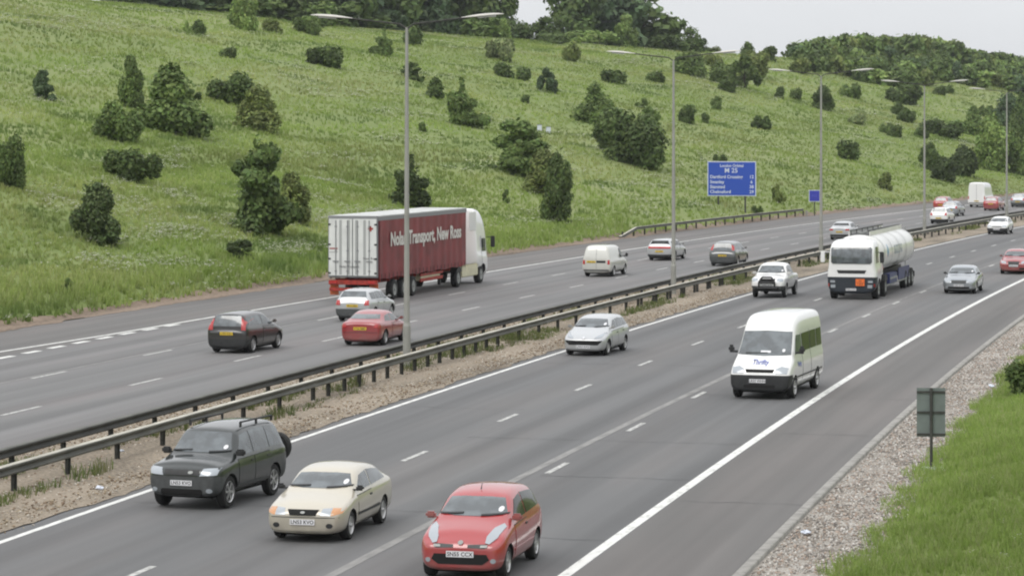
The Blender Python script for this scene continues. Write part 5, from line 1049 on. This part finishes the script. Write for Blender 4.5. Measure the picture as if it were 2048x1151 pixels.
def grid_side(y, name):     # curtain with vertical folds and buckles
    n = 220; V = []; Fc = []; cols = [FZ - .10, FZ + .02, FZ + .25, 2.0, 2.6, 3.2, TZ - .22]
    for i in range(n + 1):
        x = .22 + (LT - .34) * i / n
        for j, z in enumerate(cols):
            fold = .016 * math.sin(x * 5.2 + .8 * math.sin(x)) * (1 - .35 * j / 6) + .02 * (mnoise.noise(Vector((x * .9, z, y))) )
            V.append((x, y + math.copysign(.02 + fold, y), z + (.03 * math.sin(x * 2.6) if j == 0 else 0)))
    k = len(cols)
    for i in range(n):
        for j in range(k - 1): Fc.append((i * k + j, (i + 1) * k + j, (i + 1) * k + j + 1, i * k + j + 1) if y < 0 else (i * k + j + 1, (i + 1) * k + j + 1, (i + 1) * k + j, i * k + j))
    return mesh_obj(name, V, Fc, M['curtain'], lor, True)
for y in (-HW, HW):
    grid_side(y, 'curtain'); bm = bmesh.new()
    for i in range(24): x = .5 + i * (LT - .9) / 23; add_box(bm, (x, math.copysign(abs(y) + .045, y), FZ - .02), (.035, .012, .34))
    bm_obj('curtain_straps', bm, M['trim'], lor); box_obj('cant_rail', (LT / 2, y * .995, TZ - .12), (LT, .06, .20), M['gasket'], lor, bev=.01)
box_obj('trailer_body', (LT / 2, 0, (FZ + TZ) / 2), (LT - .1, HW * 2 - .02, TZ - FZ - .1), M['curtain'], lor)
bm = bmesh.new(); add_box(bm, (LT / 2, 0, TZ), (LT, HW * 2, .06))
for i in range(1, 12): add_box(bm, (LT * i / 12, 0, TZ + .035), (.05, HW * 2 - .1, .012))
bm_obj('roof', bm, M['roofgrey'], lor)
box_obj('rear_frame', (.03, 0, (FZ + TZ) / 2), (.10, HW * 2 + .03, TZ - FZ + .04), M['gasket'], lor, bev=.012)
for s_ in (-1, 1):
    d = box_obj('rear_door', (-.05, s_ * .625, (FZ + TZ) / 2 - .03), (.05, 1.20, TZ - FZ - .20), M['door_w'], lor, bev=.01)
    for yy in (.26, .86):
        bm = bmesh.new(); add_cyl(bm, (-.10, s_ * yy, FZ + .05), (-.10, s_ * yy, TZ - .2), .022, n=8); add_box(bm, (-.115, s_ * yy, FZ + .78), (.03, .30, .045))
        for zz in (FZ + .3, FZ + 1.3, TZ - .5): add_box(bm, (-.09, s_ * yy, zz), (.05, .10, .05))
        bm_obj('locking_bar', bm, M['gasket'], d)
    bm = bmesh.new()
    for zz in (FZ + .2, FZ + .9, FZ + 1.6, TZ - .4): add_box(bm, (-.085, s_ * 1.19, zz), (.03, .13, .08))
    bm_obj('hinges', bm, M['trim'], d)
bm = bmesh.new()
for yy in (-.62, -.20, .20, .62): add_box(bm, (-.079, yy, (FZ + TZ) / 2 - .03), (.006, .13, TZ - FZ - .3))
bm_obj('door_ribs', bm, M['rib'], lor)
bm = bmesh.new(); 
for a in (0, 90): add_box(bm, (-.084, -.93, TZ - .60), (.008, .26, .085), Matrix.Rotation(math.radians(a), 4, 'X'))
bm_obj('red_emblem', bm, M['chassis_red'], lor)
REAR = Matrix(((0, 0, -1, 0), (-1, 0, 0, 0), (0, 1, 0, 0), (0, 0, 0, 1))); SIDE_R = Matrix(((1, 0, 0, 0), (0, 0, -1, 0), (0, 1, 0, 0), (0, 0, 0, 1)))
text_obj('rear_lettering', 'New Ross', .17, M['ink'], lor, Matrix.Translation((-.082, -.90, FZ + .92)) @ REAR, extrude=.001)
text_obj('rear_lettering', 'Nolan Transport', .15, M['ink'], lor, Matrix.Translation((-.118, .15, FZ + .52)) @ REAR, extrude=.001)
box_obj('red_sticker', (-.079, .98, 2.62), (.006, .42, .06), M['chassis_red'], lor); box_obj('red_sticker', (-.079, .98, 2.44), (.006, .42, .025), M['gasket'], lor)
text_obj('side_lettering', 'Nolan Transport, New Ross', .94, M['letterwhite'], lor, Matrix.Translation((LT * .52, -HW - .075, 2.98)) @ SIDE_R, extrude=.003, bold=.03, sx=1.15)
text_obj('side_lettering', 'Nolan Transport, New Ross', .94, M['letterwhite'], lor, Matrix.Translation((LT * .545, HW + .075, 2.98)) @ Matrix.Rotation(math.pi, 4, 'Z') @ SIDE_R, extrude=.003, bold=.03, sx=1.15)
bm = bmesh.new()
for s_ in (-1, 1): add_box(bm, (LT / 2 + .2, s_ * .5, FZ - .22), (LT - .6, .12, .32))
for i in range(10): add_box(bm, (.8 + i * 1.5, 0, FZ - .18), (.1, 2.3, .16))
bm_obj('chassis', bm, M['chassis_red'], lor)
box_obj('under_run_bar', (-.02, 0, .62), (.12, 2.4, .16), M['chassis_red'], lor, bev=.015); box_obj('rear_beam', (.02, 0, FZ - .26), (.14, 2.5, .22), M['chassis_red'], lor, bev=.015)
for s_ in (-1, 1):
    f = box_obj('mudflap', (.18, s_ * 1.02, .62), (.03, .44, .56), M['mudflap'], lor); box_obj('tail_light', (-.06, s_ * .98, FZ - .26), (.05, .36, .12), M['red_lens'], lor, bev=.01)
    box_obj('landing_leg', (LT - 3.6, s_ * .8, .70), (.14, .14, .9), M['trim'], lor)
    gd = box_obj('side_guard', (LT * .60, s_ * 1.18, .72), (4.0, .05, .16), M['chassis_red'], lor); box_obj('side_guard', (LT * .60, s_ * 1.18, .98), (4.0, .05, .12), M['chassis_red'], lor)
    box_obj('pallet_box', (LT * .60, s_ * .98, .84), (3.4, .30, .34), M['cream'], lor, bev=.02)
    for x_ in (2.9, 4.5, 6.1): add_wheel(lor, x_, s_ * 1.06, .50, .34, 0, 'galv', .60)
    for x_, rr in ((LT - 1.3, .50), (LT + 3.15, .50)): add_wheel(lor, x_, s_ * 1.04, rr, .34, 0, 'galv', .60)
    box_obj('side_fairing', (LT + .95, s_ * 1.14, .80), (3.2, .10, .66), M['cream'], lor, bev=.05)
    bm = bmesh.new(); add_cyl(bm, (LT - 1.3, s_ * .85, .5), (LT - 1.3, s_ * 1.24, .5), .62, n=24); bmesh.ops.bisect_plane(bm, geom=bm.verts[:] + bm.edges[:] + bm.faces[:], plane_co=(0, 0, .82), plane_no=(0, 0, 1), clear_inner=True); bm_obj('mudguard', bm, M['trim'], lor, 30)
box_obj('tractor_chassis', (LT + 1.3, 0, .85), (5.2, .9, .30), M['trim'], lor)
st = [(LT + 4.55, 1.14, .42, 1.1, 2.2, 1.00, 0), (LT + 4.50, 1.22, .36, 1.5, 2.6, 1.10, .0), (LT + 4.25, 1.25, .36, 1.7, 3.35, 1.12, .02), (LT + 3.9, 1.25, .50, 1.7, 3.85, 1.10, .02), (LT + 3.3, 1.25, .50, 1.7, 4.1, 1.10, .02), (LT + 2.45, 1.25, 1.0, 1.8, 4.15, 1.10, .0), (LT + 2.35, 1.20, 1.05, 1.8, 4.07, 1.06, .0)]
cb = subdivide(cage(st), 2); csh = Shell(cb); cb = cut_arches(cb, [LT + 3.5], .52, 2.5, .4); cab = bm_obj('cab', cb, M['white'], lor, 30); cab.data.materials.append(M['well'])
for sd in 'LR': csh.patch('cab_window', rrect(LT + 3.35, LT + 4.15, 1.75, 2.45), sd, M['glass_dark'], cab, .012); csh.patch('shut_line', [(LT + 3.22, .8), (LT + 3.245, .8), (LT + 3.245, 2.6), (LT + 3.22, 2.6)], sd, M['gtrim'], cab, .008)
csh.patch('windscreen', [(-1.0, 1.75), (1.0, 1.75), (.96, 2.7), (-.96, 2.7)], 'F', M['glass'], cab, .012)
for s_ in (-1, 1):
    bm = bmesh.new(); add_box(bm, (LT + 4.45, s_ * 1.50, 2.25), (.14, .22, .62), None, .03); add_cyl(bm, (LT + 4.4, s_ * 1.15, 2.5), (LT + 4.45, s_ * 1.48, 2.5), .02, n=6); bm_obj('wing_mirror', bm, M['trim'], lor, 40)
    box_obj('cab_gap_panel', (LT + 1.75, s_ * 1.1, 3.45), (1.3, .05, 1.0), M['white'], lor, bev=.02)
LSC = (1.0, 1.0, 1.0)
place(lor, 706, 604, 1, 0, 0.0, LSC)

# ---- white road tanker coming towards the camera
tk = empty('tanker_lorry'); tag(tk, 'white road tanker with an orange hazard plate on its black bumper', 'tanker')
st = [(.02, 1.06, .42, 1.30, 2.1, 1.04, 0), (-.02, 1.20, .30, 1.55, 2.5, 1.12, .0), (-.18, 1.24, .30, 1.72, 2.78, 1.14, .02), (-.45, 1.25, .34, 1.75, 2.95, 1.12, .02), (-1.6, 1.25, .50, 1.75, 2.98, 1.12, .02), (-1.95, 1.25, .60, 1.75, 2.94, 1.10, .0), (-2.02, 1.20, .7, 1.75, 2.86, 1.06, .0)]
cb = subdivide(cage(st), 2); csh = Shell(cb); cb = cut_arches(cb, [-1.15], .50, 2.5, .4)
bmesh.ops.bisect_plane(cb, geom=cb.verts[:] + cb.edges[:] + cb.faces[:], plane_co=(0, 0, 1.12), plane_no=(0, 0, 1)); bmesh.ops.bisect_plane(cb, geom=cb.verts[:] + cb.edges[:] + cb.faces[:], plane_co=(-.6, 0, 0), plane_no=(1, 0, 0))
cb.faces.index_update(); keep = {f.index for f in cb.faces if f.calc_center_median().z < 1.12 and f.calc_center_median().x > -.6}; b2 = cb.copy(); b2.faces.ensure_lookup_table()
bmesh.ops.delete(b2, geom=[f for f in b2.faces if f.index not in keep], context='FACES'); bmesh.ops.delete(cb, geom=[f for f in cb.faces if f.index in keep], context='FACES')
M['navytrim'] = mat('dark_navy_bumper', (.022, .028, .036), .4); bp_ = bm_obj('bumper', b2, M['navytrim'], tk, 30); bp_.data.materials.append(M['well'])
cab = bm_obj('cab', cb, M['white'], tk, 30); cab.data.materials.append(M['well'])
csh.patch('windscreen', rrect(-1.02, 1.02, 1.78, 2.60, .08), 'F', M['glass'], cab, .03); csh.patch('grille', [(-.66, 1.30), (.66, 1.30), (.74, 1.46), (-.74, 1.46)], 'F', M['trim'], cab, .016)
csh.patch('wiper', [(-.5, 1.80), (.3, 1.84), (.3, 1.87), (-.5, 1.83)], 'F', M['trim'], cab, .04)
for s_ in (-1, 1):
    pl = lambda a, b, c, d: rrect(*(sorted((s_ * a, s_ * b))), c, d, .02)
    csh.patch('headlight', pl(.80, 1.04, .58, .74), 'F', M['lamp'], bp_, .02); csh.patch('headlight', pl(.82, 1.06, .84, .95), 'F', M['lamp'], bp_, .02); csh.patch('indicator', pl(1.10, 1.17, .64, .80), 'F', M['chassis_red'], bp_, .02)
    csh.patch('cab_window', [(-.45, 1.80), (-.55, 2.60), (-1.25, 2.60), (-1.25, 1.80)], 'L' if s_ > 0 else 'R', M['glass_dark'], cab, .014)
    bm = bmesh.new(); add_box(bm, (-.25, s_ * 1.48, 2.1), (.12, .20, .55), None, .03); add_cyl(bm, (-.3, s_ * 1.15, 2.35), (-.25, s_ * 1.46, 2.35), .02, n=6); bm_obj('wing_mirror', bm, M['white'] if s_ < 0 else M['trim'], tk, 40)
hp = box_obj('hazard_plate', (.045, -.0, 0), (.02, .44, .34), M['orange'], tk); hp.location = (.03, .44, .86)
FR = Matrix(((0, 0, 1, 0), (1, 0, 0, 0), (0, 1, 0, 0), (0, 0, 0, 1)))
text_obj('hazard_number', '33', .15, M['ink'], hp, Matrix.Translation((.058, 0, .075)) @ FR, extrude=.001); text_obj('hazard_number', '1203', .15, M['ink'], hp, Matrix.Translation((.058, 0, -.085)) @ FR, extrude=.001); box_obj('hazard_bar', (.056, 0, 0), (.004, .42, .012), M['ink'], hp)
plate(tk, .035, -.02, .50, 'FX53 CDU', 'plate_w', 1)
# tank: superellipse barrel with domed ends
T0, T1 = -2.3, -14.6; rings = []; bm = bmesh.new()
for x, k in [(T0 + .02, .3), (T0 - .05, .72), (T0 - .16, .90), (T0 - .32, .985), (T0 - .5, 1.0)] + [(T0 - .5 - i * (T0 - T1 - 1) / 10, 1.0) for i in range(1, 11)] + [(T1 + .32, .985), (T1 + .16, .90), (T1 + .05, .72), (T1 - .02, .3)]:
    rr = []
    for a in np.linspace(0, 2 * math.pi, 40, endpoint=False):
        c_, s__ = math.cos(a), math.sin(a); q = 2 / 2.35; rr.append(bm.verts.new((x, 1.25 * k * math.copysign(abs(c_) ** q, c_), 2.14 + .99 * k * math.copysign(abs(s__) ** q, s__))))
    rings.append(rr)
for a_, b_ in zip(rings, rings[1:]):
    for j in range(40): bm.faces.new((a_[j], a_[(j + 1) % 40], b_[(j + 1) % 40], b_[j]))
bm.faces.new(rings[0]); bm.faces.new(rings[-1][::-1]); bmesh.ops.recalc_face_normals(bm, faces=bm.faces); tsh = Shell(bm); tank = bm_obj('tank', bm, M['tank'], tk, 50)
for s_ in (-1, 1): box_obj('walkway_coaming', ((T0 + T1) / 2, s_ * .52, 3.16), (T0 - T1 - .6, .04, .26), M['tank'], tank)
box_obj('walkway', ((T0 + T1) / 2, 0, 3.12), (T0 - T1 - .8, 1.0, .05), M['gtrim'], tank)
for i in range(5):
    bm = bmesh.new(); add_cyl(bm, (T0 - 1.2 - i * 2, 0, 3.10), (T0 - 1.2 - i * 2, 0, 3.24), .24, n=16); bm_obj('manhole_lid', bm, M['galv'], tank, 40)
bm = bmesh.new()
add_cyl(bm, (T0 - .3, .45, 3.34), (T1 + .6, .45, 3.30), .03, n=6); add_cyl(bm, (T0 - .3, -.45, 3.34), (T1 + .6, -.45, 3.30), .03, n=6)
for i in range(6):
    for s_ in (-1, 1): xx = T0 - .5 - i * 1.9; add_cyl(bm, (xx, s_ * .45, 2.95), (xx, s_ * .45, 3.33), .02, n=6)
bm_obj('handrail', bm, M['trim'], tank)
for xx in (T0 - .55, T0 - 3.2, T0 - 5.9, T0 - 8.6, T1 + .55):
    bm = bmesh.new()
    for j in range(40):
        a0, a1 = 2 * math.pi * j / 40, 2 * math.pi * (j + 1) / 40; qq = 2 / 2.35
        pp = [(1.262 * math.copysign(abs(math.cos(a)) ** qq, math.cos(a)), 2.14 + 1.002 * math.copysign(abs(math.sin(a)) ** qq, math.sin(a))) for a in (a0, a1)]
        bm.faces.new([bm.verts.new(c_) for c_ in ((xx, *pp[0]), (xx, *pp[1]), (xx - .09, *pp[1]), (xx - .09, *pp[0]))])
    bmesh.ops.remove_doubles(bm, verts=bm.verts, dist=.001); bm_obj('tank_band', bm, M['galv'], tank)
bm = bmesh.new()
for s_ in (-.2, .2): add_cyl(bm, (T1 - .08, s_ + .5, .8), (T1 - .08, s_ + .5, 3.2), .02, n=6)
for i in range(8): add_cyl(bm, (T1 - .08, .3, 1.0 + .3 * i), (T1 - .08, .7, 1.0 + .3 * i), .015, n=6)
bm_obj('ladder', bm, M['galv'], tank)
for sd in 'LR':
    wrap_text('tank_lettering', 'SUCKLING', .62, M['lettergrey'], tk, tsh, sd, (-7.9, 2.22), off=.01, bold=.012)
    tsh.patch('tank_emblem', [(-4.1, 1.95), (-3.85, 2.2), (-4.1, 2.62), (-4.35, 2.2)], sd, mat('pale_blue_emblem', (.10, .28, .45), .5), tk, .01)
    s_ = 1 if sd == 'L' else -1
    box_obj('side_guard', (-10.6, s_ * 1.16, .88), (4.2, .05, .62), M['tankblue'], tk, bev=.02); box_obj('side_locker', (-6.2, s_ * 1.05, .80), (2.8, .36, .52), M['tankblue'], tk, bev=.03); box_obj('guard_rail', (-7.8, s_ * 1.18, .52), (7.6, .04, .07), M['galv'], tk)
    box_obj('hose_tray', (-6.2, s_ * 1.245, .82), (2.6, .03, .10), M['galv'], tk)
    for x_ in (-1.15, -3.6, -11.3, -12.6, -13.9): add_wheel(tk, x_, s_ * 1.04, .49, .32, 0, 'galv', .58)
    bm = bmesh.new(); add_cyl(bm, (-3.6, s_ * .85, .5), (-3.6, s_ * 1.23, .5), .60, n=24); bmesh.ops.bisect_plane(bm, geom=bm.verts[:] + bm.edges[:] + bm.faces[:], plane_co=(0, 0, .80), plane_no=(0, 0, 1), clear_inner=True); bm_obj('mudguard', bm, M['trim'], tk, 30)
    box_obj('warning_diamond', (-3.1, s_ * 1.10, 1.42), (.34, .02, .34), mat('diamond_orange', (.62, .22, .10), .5), tk, Matrix.Rotation(math.radians(45), 4, 'Y'))
    box_obj('marker_panel', (-2.55, s_ * 1.12, 1.45), (.9, .03, .62), M['tank'], tk)
box_obj('chassis', (-8.0, 0, .98), (13.6, .9, .28), M['trim'], tk); box_obj('rear_bumper', (-14.7, 0, .62), (.10, 2.4, .3), M['trim'], tk)
place(tk, 1703, 599, -1, 0, 0.0, (1, 1, 1))

# ------------------------------------------------------------------ thin air between here and the far wood
hm_, ht_, hb_ = new_mat('pale_air'); ht_.nodes.clear(); ho = ht_.nodes.new('ShaderNodeOutputMaterial'); hv = ht_.nodes.new('ShaderNodeVolumePrincipled')
hv.inputs['Color'].default_value = (.86, .90, .95, 1); hv.inputs['Density'].default_value = .0001; hv.inputs['Anisotropy'].default_value = .2; ht_.links.new(hv.outputs[0], ho.inputs['Volume'])
g_ = bpy.data.objects['ground'].data; co = np.empty(len(g_.vertices) * 3, np.float32); g_.vertices.foreach_get('co', co); co = co.reshape(-1, 3); lo, hi = co.min(0), co.max(0)
tag(box_obj('haze', ((lo[0] + hi[0]) / 2, (lo[1] + hi[1]) / 2, (lo[2] - 1 + 52) / 2), (hi[0] - lo[0] + 4, hi[1] - lo[1] + 4, 53 - lo[2]), hm_), kind='stuff', label='thin pale haze over the whole valley', cat='haze')
